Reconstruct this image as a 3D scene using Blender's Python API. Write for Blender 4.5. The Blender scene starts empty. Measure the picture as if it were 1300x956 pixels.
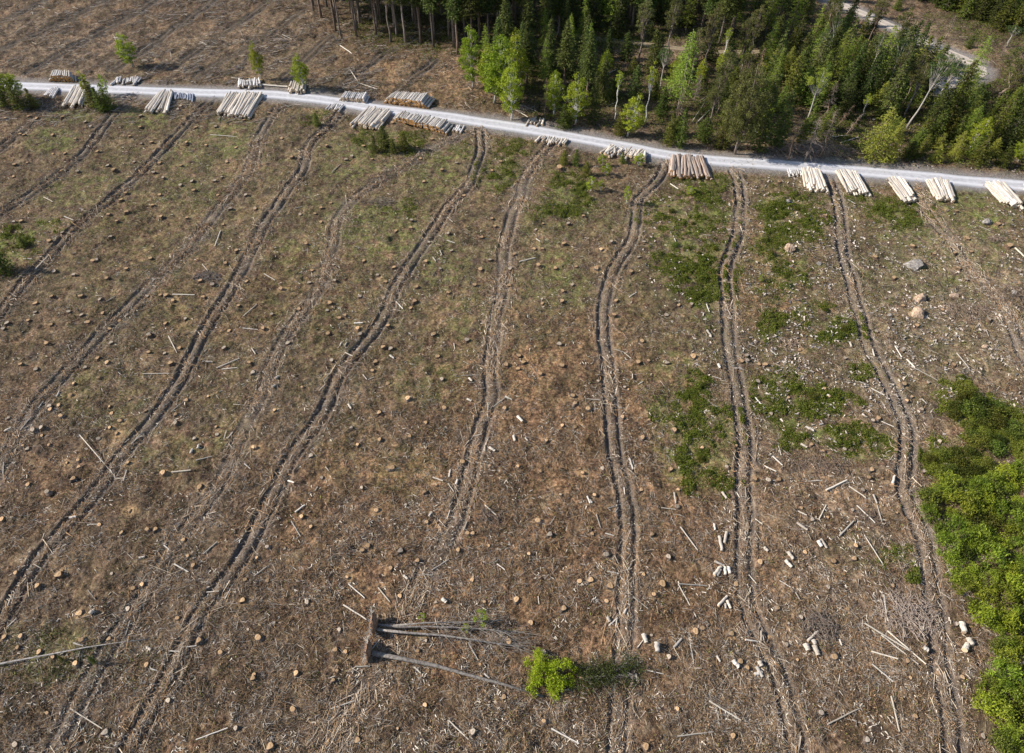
import bpy, math, random
import numpy as np
R = math.radians
rng = np.random.default_rng(7)
random.seed(7)
C = bpy.context.scene.collection
H, TH, F = 81.0, R(48.4), 867.0
c_, s_ = math.cos(TH), math.sin(TH)

# ------------------------------------------------------------------ survey: picture -> ground
def G(px, py):
    u = (px-650)/F; v = (478-py)/F
    t = H/(s_-v*c_)
    return (u*t, t*(c_+v*s_))
def depth(y, z=0): return y*c_+(H-z)*s_
def top_height(bx, by, ty):
    gx, gy = G(bx, by); v = (478-ty)/F
    return H-gy*(s_-v*c_)/(c_+v*s_)
def to_px(x, y, z=0):
    d = depth(y, z)
    return 650+F*x/d, 478-F*(y*s_-(H-z)*c_)/d
K = 1300/330
def tile(ox, oy, pts): return [(ox+a[0]/K, oy+a[1]/K)+tuple(a[2:]) for a in pts]

# ------------------------------------------------------------------ noise
_T = rng.random((256, 256))
def vnoise(x, y, s, seed=0):
    x = np.asarray(x)/s+seed*17.31; y = np.asarray(y)/s+seed*9.17
    xi = np.floor(x).astype(int); yi = np.floor(y).astype(int)
    fx = x-xi; fy = y-yi; fx = fx*fx*(3-2*fx); fy = fy*fy*(3-2*fy)
    a = _T[xi & 255, yi & 255]; b = _T[(xi+1) & 255, yi & 255]; c = _T[xi & 255, (yi+1) & 255]; d = _T[(xi+1) & 255, (yi+1) & 255]
    return (a*(1-fx)+b*fx)*(1-fy)+(c*(1-fx)+d*fx)*fy
def fbm(x, y, s, o=3, seed=0):
    r = 0; a = 1; t = 0
    for i in range(o):
        r = r+a*vnoise(x, y, s/2**i, seed+i); t += a; a *= .5
    return r/t

# ------------------------------------------------------------------ lines on the ground
TRAILS = [
 [(65,135),(45,152),(20,172),(0,190),(-30,215)],
 [(167,122),(140,150),(115,185),(94,205),(55,235),(0,270),(-40,300)],
 [(269,127),(225,170),(188,210),(142,253),(101,284),(86,299),(61,329),(35,355),(0,398),(-40,440)],
 [(352,138),(343,152),(325,185),(317,215),(297,243),(264,281),(236,319),(193,360),(162,393),(127,424),(84,471),(51,504),(25,547),(0,595),(-30,650)],
 [(434,138),(428,150),(394,183),(385,214),(353,258),(328,299),(305,350),(279,388),(258,424),(241,463),(221,496),(198,534),(162,567),(132,613),(107,640),(85,670),(55,700),(20,750),(0,790),(-40,850)],
 [(607,165),(569,178),(523,203),(505,216),(477,233),(442,258),(427,286),(419,324),(409,362),(389,388),(355,440),(338,490),(320,530),(300,565),(287,603),(260,639),(223,691),(193,741),(162,782),(142,812),(110,870),(60,980)],
 [(609,166),(612,188),(603,216),(597,233),(566,266),(554,291),(531,319),(508,352),(495,388),(472,426),(437,461),(422,496),(414,529),(381,565),(358,603),(341,640),(325,678),(292,734),(254,775),(233,818),(218,850),(190,900),(150,980)],
 [(700,183),(673,214),(663,240),(650,276),(642,311),(637,362),(631,405),(622,458),(622,509),(607,560),(599,598),(588,640),(564,691),(546,724),(526,754),(508,787),(490,835),(472,866),(440,910),(395,980)],
 [(848,204),(840,216),(836,230),(810,251),(807,286),(804,306),(785,334),(769,378),(768,424),(772,481),(777,542),(782,582),(791,613),(796,650),(797,703),(795,742),(795,782),(792,820),(790,866),(785,980)],
 [(930,212),(934,225),(940,261),(934,306),(922,342),(924,375),(927,423),(932,476),(937,509),(947,562),(945,598),(946,650),(942,706),(945,742),(955,780),(968,818),(992,861),(1020,980)],
 [(1052,218),(1058,235),(1066,261),(1069,311),(1077,342),(1089,383),(1099,428),(1120,471),(1143,516),(1155,548),(1151,582),(1149,620),(1159,648),(1175,681),(1178,724),(1186,767),(1191,818),(1198,860),(1212,980)],
 [(1160,232),(1168,248),(1186,281),(1214,311),(1229,342),(1262,368),(1282,403),(1300,450),(1330,490),(1360,540)],
 [(-30,76),(10,58),(76,30),(122,5),(150,-10)],
 [(35,92),(84,63),(132,38),(178,12),(200,-5)],
 [(142,88),(185,61),(228,30),(264,5),(280,-10)],
 [(218,86),(269,51),(330,10),(350,-5)],
 [(251,96),(292,71),(330,51),(385,12)],
 [(362,98),(396,68),(421,45)],
 [(434,109),(477,74),(500,60)],
 [(503,119),(528,94),(553,76)],
 [(-40,42),(0,26),(45,6),(70,-10)],
]
#          strength, brash amount
TR_S = [.8,.9,1.,.8,1.,.65,1.05,.85,1.,1.15,1.2,.85,.55,.7,.7,.6,.5,.6,.6,.6,.5]
TR_B = [.5,.6,.8,1.,.7,.8,.8,.9,.45,.35,.25,.8,.08,.08,.08,.08,.08,.08,.08,.08,.08]
ROAD = [(-60,104),(0,108),(63,110),(157,114),(228,117),(327,119),(370,122),(421,128),(472,137),(523,143),(561,147),(612,155),(640,159),(716,172),(792,186),(868,200),(944,206),(1000,210),(1046,214),(1097,218),(1148,222),(1220,229),(1300,236),(1380,243)]
ROAD2 = [(1030,-12),(1056,0),(1107,22),(1132,34),(1163,48),(1191,61),(1222,74),(1249,87),(1240,97),(1216,104),(1190,112)]
PATH = [(700,42),(741,47),(818,56),(894,65),(970,66),(1010,62)]
def smooth(pts, step=1.0):
    P = np.array([G(*p) for p in pts]); P = np.vstack([2*P[0]-P[1], P, 2*P[-1]-P[-2]]); out = []
    for i in range(1, len(P)-2):
        p0, p1, p2, p3 = P[i-1:i+3]; n = max(2, int(np.linalg.norm(p2-p1)/step))
        for t in np.arange(n)/n:
            out.append(.5*((2*p1)+(-p0+p2)*t+(2*p0-5*p1+4*p2-p3)*t*t+(-p0+3*p1-3*p2+p3)*t**3))
    out.append(P[-2]); out = np.array(out)
    k = np.array([.25,.5,.25])
    for _ in range(2):
        q = out.copy(); q[1:-1] = .25*out[:-2]+.5*out[1:-1]+.25*out[2:]; out = q
    return out
TL = [smooth(t, 2.0) for t in TRAILS]
RL, RL2, PL = smooth(ROAD, 3.0), smooth(ROAD2, 3.0), smooth(PATH, 3.0)
def linedist(x, y, L, R_=4.5):
    """unsigned distance, signed side and length along; inf when farther than R_"""
    x = np.ravel(x); y = np.ravel(y); n = len(x)
    D = np.full(n, 1e3); S = np.full(n, 1e3); A = np.zeros(n)
    sel = np.where((x > L[:,0].min()-R_) & (x < L[:,0].max()+R_) & (y > L[:,1].min()-R_) & (y < L[:,1].max()+R_))[0]
    if len(sel) == 0: return D, S, A
    o = np.argsort(y[sel]); sel = sel[o]; ys = y[sel]; acc = 0
    for a, b in zip(L[:-1], L[1:]):
        ab = b-a; l = np.hypot(*ab)
        i0 = np.searchsorted(ys, min(a[1], b[1])-R_); i1 = np.searchsorted(ys, max(a[1], b[1])+R_)
        q = sel[i0:i1]
        if len(q):
            xx = x[q]-a[0]; yy = y[q]-a[1]
            t = np.clip((xx*ab[0]+yy*ab[1])/(l*l), 0, 1)
            d = np.hypot(xx-t*ab[0], yy-t*ab[1]); m = d < D[q]
            qq = q[m]; D[qq] = d[m]; sg = np.sign(ab[0]*yy[m]-ab[1]*xx[m]); S[qq] = d[m]*sg; A[qq] = acc+t[m]*l
        acc += l
    return D, S, A
def g_(d, w): return np.exp(-(d/w)**2)
def field(x, y):
    """height and trail fields for any points"""
    sh = np.shape(x); x = np.ravel(x).astype(float); y = np.ravel(y).astype(float)
    rough = fbm(x, y, 7, 3, 1)
    h = (fbm(x, y, 26, 2, 3)-.5)*.9+(fbm(x, y, 2.6, 3, 5)-.5)*.75*(.4+1.2*rough)+(vnoise(x, y, .62, 11)-.5)*.2*(.4+1.2*rough)+(vnoise(x, y, .31, 12)-.5)*.1
    h += np.clip((y-135)/60, 0, 1)*(fbm(x, y, 3.4, 3, 14)-.5)*1.1
    rut = np.zeros(len(x)); mid = np.zeros(len(x)); brash = np.zeros(len(x)); tid = np.full(len(x), -1); best = np.full(len(x), 9.)
    for i, L in enumerate(TL):
        D, S, A = linedist(x, y, L)
        q = np.where(D < 4.4)[0]
        if not len(q): continue
        d = D[q]; s = S[q]; a = A[q]
        st = TR_S[i]*np.clip((.3 if TR_S[i] > .85 else .05)+1.5*fbm(a, a*0+i*7, 14, 2, 2), .1, 1.25)*(1.4 if i > 11 else 1)
        wob = (vnoise(a, a*0+i*3, 6, 4)-.5)*.6+(vnoise(x[q], y[q], 1.4, 8)-.5)*.16
        s2 = s+wob
        t1 = g_(s2-.88, .6 if i > 11 else .4 if i in (9, 10) else .34); t2 = g_(s2+.88, .6 if i > 11 else .4 if i in (9, 10) else .34)
        rk = np.maximum(t1, t2)*st
        berm = np.maximum(g_(s2-1.4, .26), g_(s2+1.4, .26))*st*vnoise(x[q], y[q], 1.1, 6)*1.4
        h[q] = h[q]*(1-.5*g_(d, 2.0))-rk*(.34 if i < 12 else .6)+berm*.16+g_(s2, .5)*.05*st
        rut[q] = np.maximum(rut[q], rk*(1.3 if i > 11 else 1)); mid[q] = np.maximum(mid[q], (.25 if i > 11 else .85)*np.clip(1.25-d/1.75, 0, 1)*np.clip(.3+TR_S[i], 0, 1)); brash[q] = np.maximum(brash[q], np.clip(1.5-d/2.2, 0, 1)*TR_B[i])
        m = d < best[q]; best[q[m]] = d[m]; tid[q[m]] = np.where(d[m] < 2.15, i, tid[q[m]])
    rd = np.zeros(len(x))
    for L, w in ((RL, 2.3), (RL2, 2.0), (PL, 1.3)):
        D, S, A = linedist(x, y, L, 9)
        k = np.clip(1-(D-w-.4)/2.0, 0, 1); k = k*k*(3-2*k)
        h = h*(1-k)-.05*k; rut *= (1-k); tid = np.where(D < w+.6, -1, tid)
        if L is not PL: rd = np.maximum(rd, np.clip(1.15-(D-w)/2.6, 0, 1))
    return dict(h=h.reshape(sh), rut=rut.reshape(sh), mid=mid.reshape(sh), brash=brash.reshape(sh), tid=tid.reshape(sh), rd=rd.reshape(sh))
def hz(x, y): return float(field(np.array([x]), np.array([y]))['h'][0])
def hzs(pts):
    p = np.array(pts, float); return field(p[:,0], p[:,1])['h']

# patches: (px, py, rx, ry) in picture space -> world ellipses
def blobs(x, y, B):
    m = np.zeros(np.shape(x))
    px, py = to_px(x, y)
    for b in B:
        k = 1-np.hypot((px-b[0])/b[2], (py-b[1])/b[3]); w = b[4] if len(b) > 4 else 1
        m = np.maximum(m, np.clip(k*2.2, 0, 1)*w)
    return m
SHRUB = [(405,150,15,11),(460,172,12,9),(488,178,26,14),(513,180,20,13),(572,193,30,12,.7),(638,213,26,18),(660,188,20,9),(722,238,22,15),(738,260,17,14),(706,222,14,10),(716,252,18,16,.6),
 (894,233,30,15),(848,266,30,15),(899,273,36,17),(870,290,30,12,.7),(881,340,40,26),(894,367,24,20),(906,325,30,20,.7),(845,305,22,12,.6),(868,318,26,14,.7),
 (978,256,18,14),(1016,268,26,17),(1020,289,28,16),(980,319,18,16),(995,357,26,17),(1031,398,24,18),(983,413,18,14),(1066,413,24,16),(1010,335,16,12,.6),(990,285,22,14,.7),(1135,266,34,13,.8),(1092,253,20,7,.8),(1150,276,30,10,.6),
 (975,425,18,9),(1064,426,26,10),(1097,470,14,8),(1021,512,46,15),(990,483,24,10,.6),(1066,554,42,12),(1122,562,18,12),(1000,540,30,12,.6),(1010,500,34,14,.7),(1100,575,30,10,.5),
 (1213,498,18,13),(1234,527,28,19),(1262,542,36,22),(1240,560,34,18,.8),(1186,582,22,14),(1231,592,36,18),(1290,560,20,20),
 (886,488,18,11),(868,514,15,10),(901,544,34,20),(879,577,20,14),(904,605,26,18,.7),(838,521,15,10,.6),(930,540,14,14,.8),(878,502,18,8,.6),
 (1132,703,17,13,.7),(1156,706,10,11),(1160,729,8,8),(8,320,26,20),(35,300,22,9,.7),(58,284,20,8,.5),(185,585,5,4,.3),(892,395,16,14,.5),(690,268,14,10,.4),
 (505,265,18,8,.5),(630,232,14,12,.7),(1005,560,18,8,.5),(935,390,6,5,.5)]
MOSS = [(400,300,560,260,.26),(1050,340,420,230,.3),(178,150,60,16,.8),(292,172,45,40,.8),(89,147,46,12,.8),(63,178,50,22,.9),(130,240,60,30,.6),(70,250,40,22,.7),(240,190,50,40,.6),(240,250,60,40,.5),(440,200,60,40,.7),(480,290,90,60,.8),(540,220,70,40,.8),(560,330,50,50,.6),(700,360,70,60,.7),(700,280,60,60,.5),(760,280,50,40,.5),
 (1220,270,90,50,.9),(1180,330,80,60,.7),(1150,300,60,50,.7),(1250,320,60,40,.6),(860,400,70,60,.3),(880,560,60,80,.8),(850,480,60,50,.5),(1000,500,60,60,.5),(540,480,60,50,.5),(520,600,60,50,.3),(130,500,90,60,.35),(200,570,80,40,.3),(290,540,50,50,.35),(60,830,110,50,.7),(430,560,60,60,.25),(390,330,60,60,.5),(600,400,60,50,.5),
 (980,340,60,80,.6),(1110,360,60,60,.5),(1090,260,60,40,.5),(350,400,40,40,.35),(180,840,60,40,.3),(1100,700,60,30,.3)]
WARM = [(620,700,260,200,.8),(700,560,200,200,.7),(480,680,180,160,.6),(880,700,160,160,.7),(1060,730,200,200,.6),(330,380,160,60,.4),(400,350,60,50,.5),(560,80,120,60,.9),(960,350,60,70,.8),(1020,620,120,60,.6),(60,620,120,60,.4),(150,300,100,60,.2)]
PALE = [(1200,400,160,140,.8),(1100,700,160,220,.6),(1000,620,100,100,.5),(1150,470,120,100,.6),(700,170,60,12,.7),(100,70,100,40,.5),(330,60,90,50,.5),(30,40,60,30,.4),(240,60,60,30,.4),(1190,60,90,50,.8),(1050,185,50,20,.8),(1150,165,30,12,.9),(800,180,80,10,.5),(850,60,130,16,.6),(560,90,110,40,.4)]
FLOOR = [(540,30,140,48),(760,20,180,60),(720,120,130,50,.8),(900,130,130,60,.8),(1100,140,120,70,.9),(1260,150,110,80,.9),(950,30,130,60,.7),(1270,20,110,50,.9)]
SAW = []  # sawdust spots, filled from the large stumps
SKY_STRENGTH, SUN_STRENGTH, EXPOSURE = .11, 5.0, 0.56

# ------------------------------------------------------------------ what lies on the ground, tile by tile
ST = []
ST += tile(0,0,[(30,600),(108,680),(145,590),(185,600),(125,685),(265,680),(265,770),(315,585),(330,775),(430,615),(455,635),(650,685),(705,580),(705,715),(760,710),(675,815),(800,820),(490,765),(570,860),(540,830),(1030,725),(1080,635),(935,715),(1135,815),(1220,605),(905,830),(850,560),(890,550),(905,535),(140,820),(75,830),(600,640),(980,640),(1180,740),(700,640),(380,700)])
ST += tile(320,0,[(375,735),(500,785),(700,615),(680,725),(775,760),(825,735),(560,735),(470,800),(1200,850),(1245,810),(840,790),(650,690),(900,700),(150,700),(200,800),(330,680),(600,800),(950,850),(1020,820)])
ST += tile(0,210,[(70,62),(390,35),(540,5),(570,30),(770,40),(820,70),(905,105),(800,155),(765,205),(810,265),(635,150),(615,185),(960,85),(1075,80),(1110,60),(970,135),(1155,220),(1090,150),(1230,150),(1275,215),(935,265),(1115,295),(590,290),(545,255),(645,250),(110,285),(75,290),(315,340),(560,365),(490,485),(755,470),(470,490),(275,540),(375,555),(640,530),(540,580),(250,385),(1130,495),(1005,585),(1065,605),(1020,665),(835,660),(805,655),(870,685,1.3),(740,660),(410,665),(185,700),(350,740),(410,755),(180,740),(265,665),(600,780),(830,800),(930,770),(145,780),(260,805),(20,820),(40,795),(1195,705),(1235,580),(750,860),(550,820),(520,750),(440,790),(505,685),(1185,430)])
ST += tile(320,210,[(15,215),(240,245),(345,215),(315,245),(345,285),(270,400),(285,590),(145,615,1.4),(100,745),(435,765),(465,750),(415,580),(395,190),(800,280),(795,320),(560,480),(540,655),(1000,430),(980,350),(940,520),(980,635),(1140,520),(1150,365),(1190,475),(1215,310),(1200,270),(1115,600),(870,485),(710,515),(820,610),(815,680),(795,715),(680,805),(625,545),(670,585),(905,850),(1060,150),(375,730),(390,695),(860,85),(720,335),(410,500),(300,525),(885,385),(530,820,1.3),(540,850),(1285,600),(60,820,1.3),(235,720)])
ST += tile(640,210,[(275,15,1.8),(395,260),(320,295),(195,290),(160,325),(295,400),(485,425,1.7),(460,520,1.6),(535,390),(635,540),(290,690),(190,695),(560,680),(870,705),(935,705),(810,755),(550,760),(255,520),(360,510),(340,600),(290,635),(190,425),(150,420),(25,600),(170,500),(670,465),(30,520),(50,450),(700,390)])
ST += tile(970,210,[(15,145),(70,90),(1015,370),(1030,435),(1125,770),(765,800),(695,700),(550,460),(610,660),(650,560),(560,830),(1115,650),(970,515),(1220,410,1.5),(1275,530),(890,720),(950,440),(740,405),(1010,570),(850,440),(300,260),(960,235),(1165,300,1.5)])
ST += tile(0,420,[(750,115),(855,170),(900,90),(750,30),(1125,90),(1250,165),(1270,210),(105,170),(180,195),(240,75),(490,140),(540,165,1.2),(495,240),(430,185),(560,65),(370,265),(355,320,1.2),(250,375),(295,370),(250,392),(305,430),(655,350),(550,380),(560,415),(600,455),(735,405),(555,490,1.4),(585,515,1.2),(495,545),(885,425),(885,470),(1080,480),(1085,520),(975,540),(215,490),(210,525),(115,575),(145,595),(250,575),(340,665,1.2),(395,655),(400,685),(645,665,1.5),(140,770),(240,810),(375,745),(820,715,1.2),(1000,780,1.5),(1275,585,1.3),(935,350),(1045,335),(825,115),(1150,5),(45,435),(170,500)])
ST += tile(320,420,[(180,65),(380,20),(655,90),(695,95),(910,20),(925,130),(620,155),(400,150),(870,215),(600,200,1.2),(680,260),(950,245),(780,350,1.4),(960,390),(640,415),(490,300),(115,405,1.2),(250,285),(500,490),(870,465),(640,550),(390,590),(300,630),(530,575),(870,590),(1020,600),(705,695,1.7),(350,735),(550,790),(920,775),(865,810),(1265,390),(1270,175),(1175,545),(1190,680),(1240,745),(1075,55),(1050,660),(10,215),(10,585,1.3),(790,530)])
ST += tile(640,420,[(75,130),(95,165),(10,180),(70,200),(180,225),(290,185),(275,75),(240,245),(340,335,1.2),(355,375),(285,435),(290,480),(415,400),(355,485),(210,555),(490,690),(390,710,1.3),(380,690),(70,680),(180,705),(280,820),(725,450),(670,165),(720,160),(685,60),(810,170),(945,135,1.3),(690,540),(600,290),(835,690),(870,795),(1160,575),(1110,680),(990,590),(850,500),(1210,130),(1215,155),(1270,175),(1265,260),(620,300),(655,675),(685,800),(470,255),(590,440),(450,820),(1185,160),(1250,745,1.3),(1245,670)])
ST += tile(970,420,[(5,175),(180,95,1.3),(305,285),(325,325),(360,330),(125,330),(35,415),(490,465),(540,450),(575,435),(405,135),(575,275),(690,275,1.2),(740,330),(710,355),(690,100),(560,5),(820,260),(1070,320,1.3),(880,550),(400,590),(235,575),(290,605),(150,650),(515,740),(535,700),(590,740),(490,800),(655,600),(800,705),(975,755),(745,470),(780,345),(950,170),(785,395),(910,160),(15,750),(75,745)])
ST += tile(0,640,[(610,145,1.1),(650,35,1.6),(740,130),(785,130),(10,75),(80,345),(310,335,1.2),(305,360,1.1),(195,415),(560,350),(665,420),(405,550,1.4),(30,670,1.2),(110,665),(410,685,1.2),(550,675),(385,800),(735,805),(1100,740),(1220,485,1.7),(940,260),(965,305),(885,570),(1000,680),(640,520),(1240,625),(1290,665,1.4),(920,180),(710,400),(270,765),(1225,380),(1290,270),(200,740),(90,720),(500,105),(1270,870,1.2)])
ST += tile(320,640,[(250,65),(295,115),(75,215),(165,220),(25,270),(75,380),(475,365,1.2),(745,240),(695,325),(580,210,1.5),(550,235,1.2),(830,290),(740,460),(275,490),(30,665,1.4),(420,730),(470,740),(870,685),(825,735),(895,45),(875,90),(1030,230),(1075,150),(1105,150),(1185,210),(1100,380),(1160,490),(920,490),(225,850),(10,855),(425,835),(410,885),(1285,685),(1140,800),(620,35,1.3),(770,5),(440,630),(1145,865)])
ST += tile(640,640,[(165,85,1.2),(230,155),(125,250),(440,150),(505,255),(740,155),(820,265),(695,355),(375,385),(435,380,1.2),(530,410,1.6),(790,400,1.5),(745,455,1.2),(300,520),(135,590,1.1),(60,475),(510,480),(450,590),(825,765),(955,635,1.4),(990,620),(1135,650,1.3),(1215,820,1.4),(1160,395),(735,655),(25,685),(200,740),(1275,295),(860,15),(1180,790)])
ST += tile(970,640,[(185,20),(440,30),(660,45),(240,80),(320,65),(200,245),(340,290,1.3),(450,275),(315,420),(640,410),(410,530,1.2),(70,520),(110,705),(165,780),(340,770,1.2),(710,790),(730,870),(780,625),(865,845),(960,600),(980,870),(455,210),(30,660),(120,600),(180,570),(860,800)])
# below the photo's lower edge the cut ground carries on
ST += [(60,905),(135,930),(215,890),(300,925),(372,900),(455,940),(540,895),(600,930),(690,915),(760,940),(860,900),(930,935),(1040,905),(1100,940),(1160,910),(1245,935),(20,945),(345,948),(505,925),(820,948),(985,885),(640,885)]
# poles: x1,y1,x2,y2,radius
PO = []
def po(ox, oy, L): 
    for a in L:
        PO.append((ox+a[0]/K, oy+a[1]/K, ox+a[2]/K, oy+a[3]/K, a[4] if len(a) > 4 else .07))
po(0,0,[(1050,670,1180,680),(155,40,165,75),(190,20,290,70,.05),(1200,150,1220,195),(570,180,600,250,.05),(850,250,855,280),(700,250,760,215)])
po(320,0,[(440,225,500,270,.12),(490,350,530,410,.12),(530,415,625,445,.12),(50,432,180,442,.22),(400,860,445,825),(150,170,200,195)])
po(640,0,[(960,620,1045,535,.12),(940,610,1000,520,.08),(40,545,120,590,.1),(80,530,160,560,.08),(480,385,560,350,.12),(1040,470,960,520,.07),(520,530,560,515,.1)])
po(970,0,[(290,660,360,690,.15),(330,690,420,680,.15),(0,700,60,640,.1),(20,690,120,720,.1),(380,720,470,690,.12)])
po(0,210,[(325,262,370,278,.11),(220,160,260,180,.1),(1075,405,1105,330,.1),(865,650,975,650,.1),(1015,500,1040,530,.1),(1220,755,1285,695,.09),(1215,818,1290,820),(780,570,750,600),(120,470,160,470,.09),(180,525,240,460,.1),(535,690,580,665,.09),(640,750,620,765)])
po(320,210,[(210,212,250,200,.1),(60,540,115,572,.1),(720,680,755,720,.12),(510,790,555,792,.15),(975,255,1005,295,.1),(940,430,950,450,.12),(905,465,920,485,.12),(400,40,440,0),(975,380,1015,393,.1),(0,720,25,695,.1),(410,490,440,510)])
po(640,210,[(75,485,155,470,.12),(160,375,180,390,.1),(625,665,660,640,.11),(1010,700,1025,740,.1),(1010,830,1035,855,.16),(830,95,870,120,.12),(850,370,858,385,.12)])
po(970,210,[(1250,420,1300,460,.16),(415,180,455,195,.12),(1110,820,1120,860),(600,700,560,720),(1060,300,1130,330,.05)])
po(0,420,[(720,222,850,218,.08),(845,30,885,110,.08),(1085,190,1200,142,.12),(1110,195,1190,190,.08),(1260,90,1280,120,.12),(555,700,575,730,.09),(860,710,960,705,.13),(985,655,1060,630,.06),(820,330,860,270),(660,570,720,505,.08),(190,385,215,350,.08),(100,500,155,430,.07),(120,490,165,465,.07),(775,495,800,455,.06),(860,410,905,370,.08),(15,715,20,660,.09),(1120,540,1135,505,.07),(1140,540,1165,510,.08),(1145,565,1170,595,.08),(1225,670,1255,695,.09),(620,750,635,700,.08),(340,70,355,110,.05)])
po(320,420,[(0,90,18,118,.1),(1010,65,1015,95,.1),(465,110,505,130,.1),(360,250,405,195,.06),(335,300,365,270,.08),(555,222,575,245,.08),(580,245,610,230,.07),(1045,228,1135,222,.08),(1205,382,1265,340,.09),(1265,335,1300,350,.14),(1180,360,1180,400,.08),(905,738,955,755,.12),(985,735,992,700,.14),(980,765,1010,810,.07),(1165,580,1165,615,.08),(180,750,215,768,.12),(370,685,385,705,.07),(135,628,170,620,.07),(1105,525,1150,520,.06)])
po(640,420,[(600,115,635,145,.08),(548,95,610,120,.06),(640,225,640,250,.08),(670,275,690,265,.1),(5,330,40,350,.1),(600,785,603,820,.09),(850,810,858,865,.12),(415,830,430,865,.13),(975,405,1030,405,.08),(1040,230,1085,245,.08),(1255,335,1300,390,.12),(440,398,470,395,.07),(410,350,480,355,.06),(1165,800,1180,830,.08),(1205,780,1210,835,.08)])
po(970,420,[(655,75,690,130,.1),(715,140,755,185,.13),(755,190,870,245,.08),(540,95,550,130,.12),(510,125,530,135,.13),(475,255,520,272,.1),(535,290,600,325,.1),(965,110,1025,190,.09),(788,340,810,367,.1),(590,450,650,480,.08),(90,495,130,530,.08),(310,798,410,753,.16),(420,782,505,840,.1),(40,630,90,675,.12),(0,678,60,705,.1),(70,580,85,625,.08),(30,105,60,125,.1),(845,825,905,745,.06),(545,820,565,865,.13),(1140,340,1165,360,.1),(205,750,290,748,.06)])
po(0,640,[(40,510,60,460,.09),(40,450,65,470,.09),(170,300,205,320,.07),(1015,250,1090,190,.12),(870,298,940,335,.1),(620,680,650,580,.06),(930,715,980,705,.08),(755,825,820,840,.08),(1030,438,1095,435,.07),(1125,475,1165,390,.08),(1010,150,1025,120,.06),(1025,48,1080,38,.06),(375,700,420,712,.12),(440,430,480,480,.05),(440,105,500,103,.07),(40,615,85,575,.06),(820,205,845,225,.09),(500,880,510,850,.06),(1275,355,1300,340,.08),(850,735,900,738,.07)])
po(320,640,[(195,82,242,162,.09),(10,360,75,312,.08),(482,398,565,473,.08),(630,415,690,490,.09),(458,505,575,582,.1),(215,40,265,5,.14),(1165,5,1220,50,.08),(975,75,990,30,.07),(1060,135,1075,90,.09),(1225,300,1265,330,.08),(850,350,900,355,.06),(900,330,985,275,.07),(1080,690,1130,775,.08),(815,820,845,850,.11),(1160,845,1185,865,.1),(515,815,590,812,.1),(600,730,640,680,.08),(915,570,935,650,.05)])
po(640,640,[(460,55,482,120,.08),(505,145,550,158,.09),(515,25,560,12,.08),(555,45,570,20,.08),(230,100,255,65,.07),(785,20,860,28,.08),(880,118,968,232,.09),(1255,75,1290,105,.07),(515,338,575,348,.09),(620,330,640,285,.06),(645,460,720,525,.07),(875,400,1015,408,.09),(870,400,960,562,.08),(525,605,568,565,.09),(560,610,565,570,.09),(925,665,948,800,.06),(950,825,985,825,.08),(665,720,695,680,.06),(715,830,800,850,.05),(660,850,665,885,.09),(570,720,580,675,.08),(1215,400,1235,440,.07),(1225,350,1260,400,.06),(170,460,175,500,.06),(1205,680,1270,685,.12),(1285,635,1285,690,.12)])
po(970,640,[(465,5,555,95,.09),(565,5,588,90,.09),(275,75,310,5,.08),(375,162,445,88,.12),(500,155,592,308,.07),(165,40,210,60,.11),(593,458,613,588,.11),(500,598,718,740,.11),(580,660,768,803,.09),(610,640,805,803,.1),(535,738,665,778,.1),(535,802,645,888,.1),(640,525,768,602,.07),(75,385,130,420,.06),(155,445,175,480,.08),(990,112,1060,75,.06),(1255,110,1285,90,.06),(900,350,940,325,.06)])
PO += [(90,900,130,925,.08),(420,900,450,890,.09),(700,925,735,945,.1),(900,890,940,915,.1),(1050,920,1090,900,.09),(1130,885,1140,930,.1),(250,940,290,925,.08),(570,915,595,940,.08),(860,935,905,930,.09)]
# short cut bolts
BO = []
def bo(ox, oy, L):
    for a in L: BO.append((ox+a[0]/K, oy+a[1]/K, ox+a[2]/K, oy+a[3]/K, a[4] if len(a) > 4 else .16))
bo(0,420,[(990,592,996,570),(955,617,966,595),(20,500,55,485),(1030,158,1065,158,.14),(285,330,300,305,.12)])
bo(320,420,[(105,292,120,275),(115,242,137,228),(690,127,710,140),(440,75,448,58,.12),(465,78,475,62,.12),(485,375,497,395),(1020,772,1028,748),(1185,592,1215,608,.2),(1075,345,1097,355),(1085,240,1100,255)])
bo(640,420,[(1012,3,1036,28,.16),(67,433,92,460,.2),(47,530,55,557,.2),(105,540,118,552,.12),(1090,808,1112,840,.17),(628,640,645,695,.14),(1070,172,1078,192,.2),(430,845,440,865,.14)])
bo(970,420,[(430,55,438,80),(975,235,1000,243,.16),(205,482,247,503,.17),(180,570,212,588,.17),(320,540,333,547,.12),(345,553,360,560,.12),(640,768,650,728,.16),(315,318,333,326,.18),(1010,818,1000,800,.12)])
bo(0,640,[(455,555,475,535,.24),(735,718,757,730,.16),(350,70,385,66,.16),(695,270,725,262,.14)])
bo(320,640,[(760,360,780,378,.16),(950,475,972,492,.22),(885,60,900,40,.12)])
bo(640,640,[(1050,290,1100,308,.14),(1048,358,1082,315,.2),(1065,360,1082,330,.16),(1105,315,1105,355,.2),(1122,315,1128,350,.2),(1075,165,1087,240,.2),(1112,140,1100,200,.2),(1050,100,1055,130,.14),(1068,512,1114,462,.16),(1113,485,1132,525,.17),(1105,500,1108,525,.14),(518,562,530,585,.2),(600,548,611,522,.12),(697,650,712,697,.26),(762,698,763,746,.3),(850,716,888,672,.14),(1140,785,1172,820,.24),(1262,815,1290,870,.2),(1250,855,1288,842,.2),(1275,788,1285,815,.26),(1062,760,1080,790,.13)])
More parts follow.
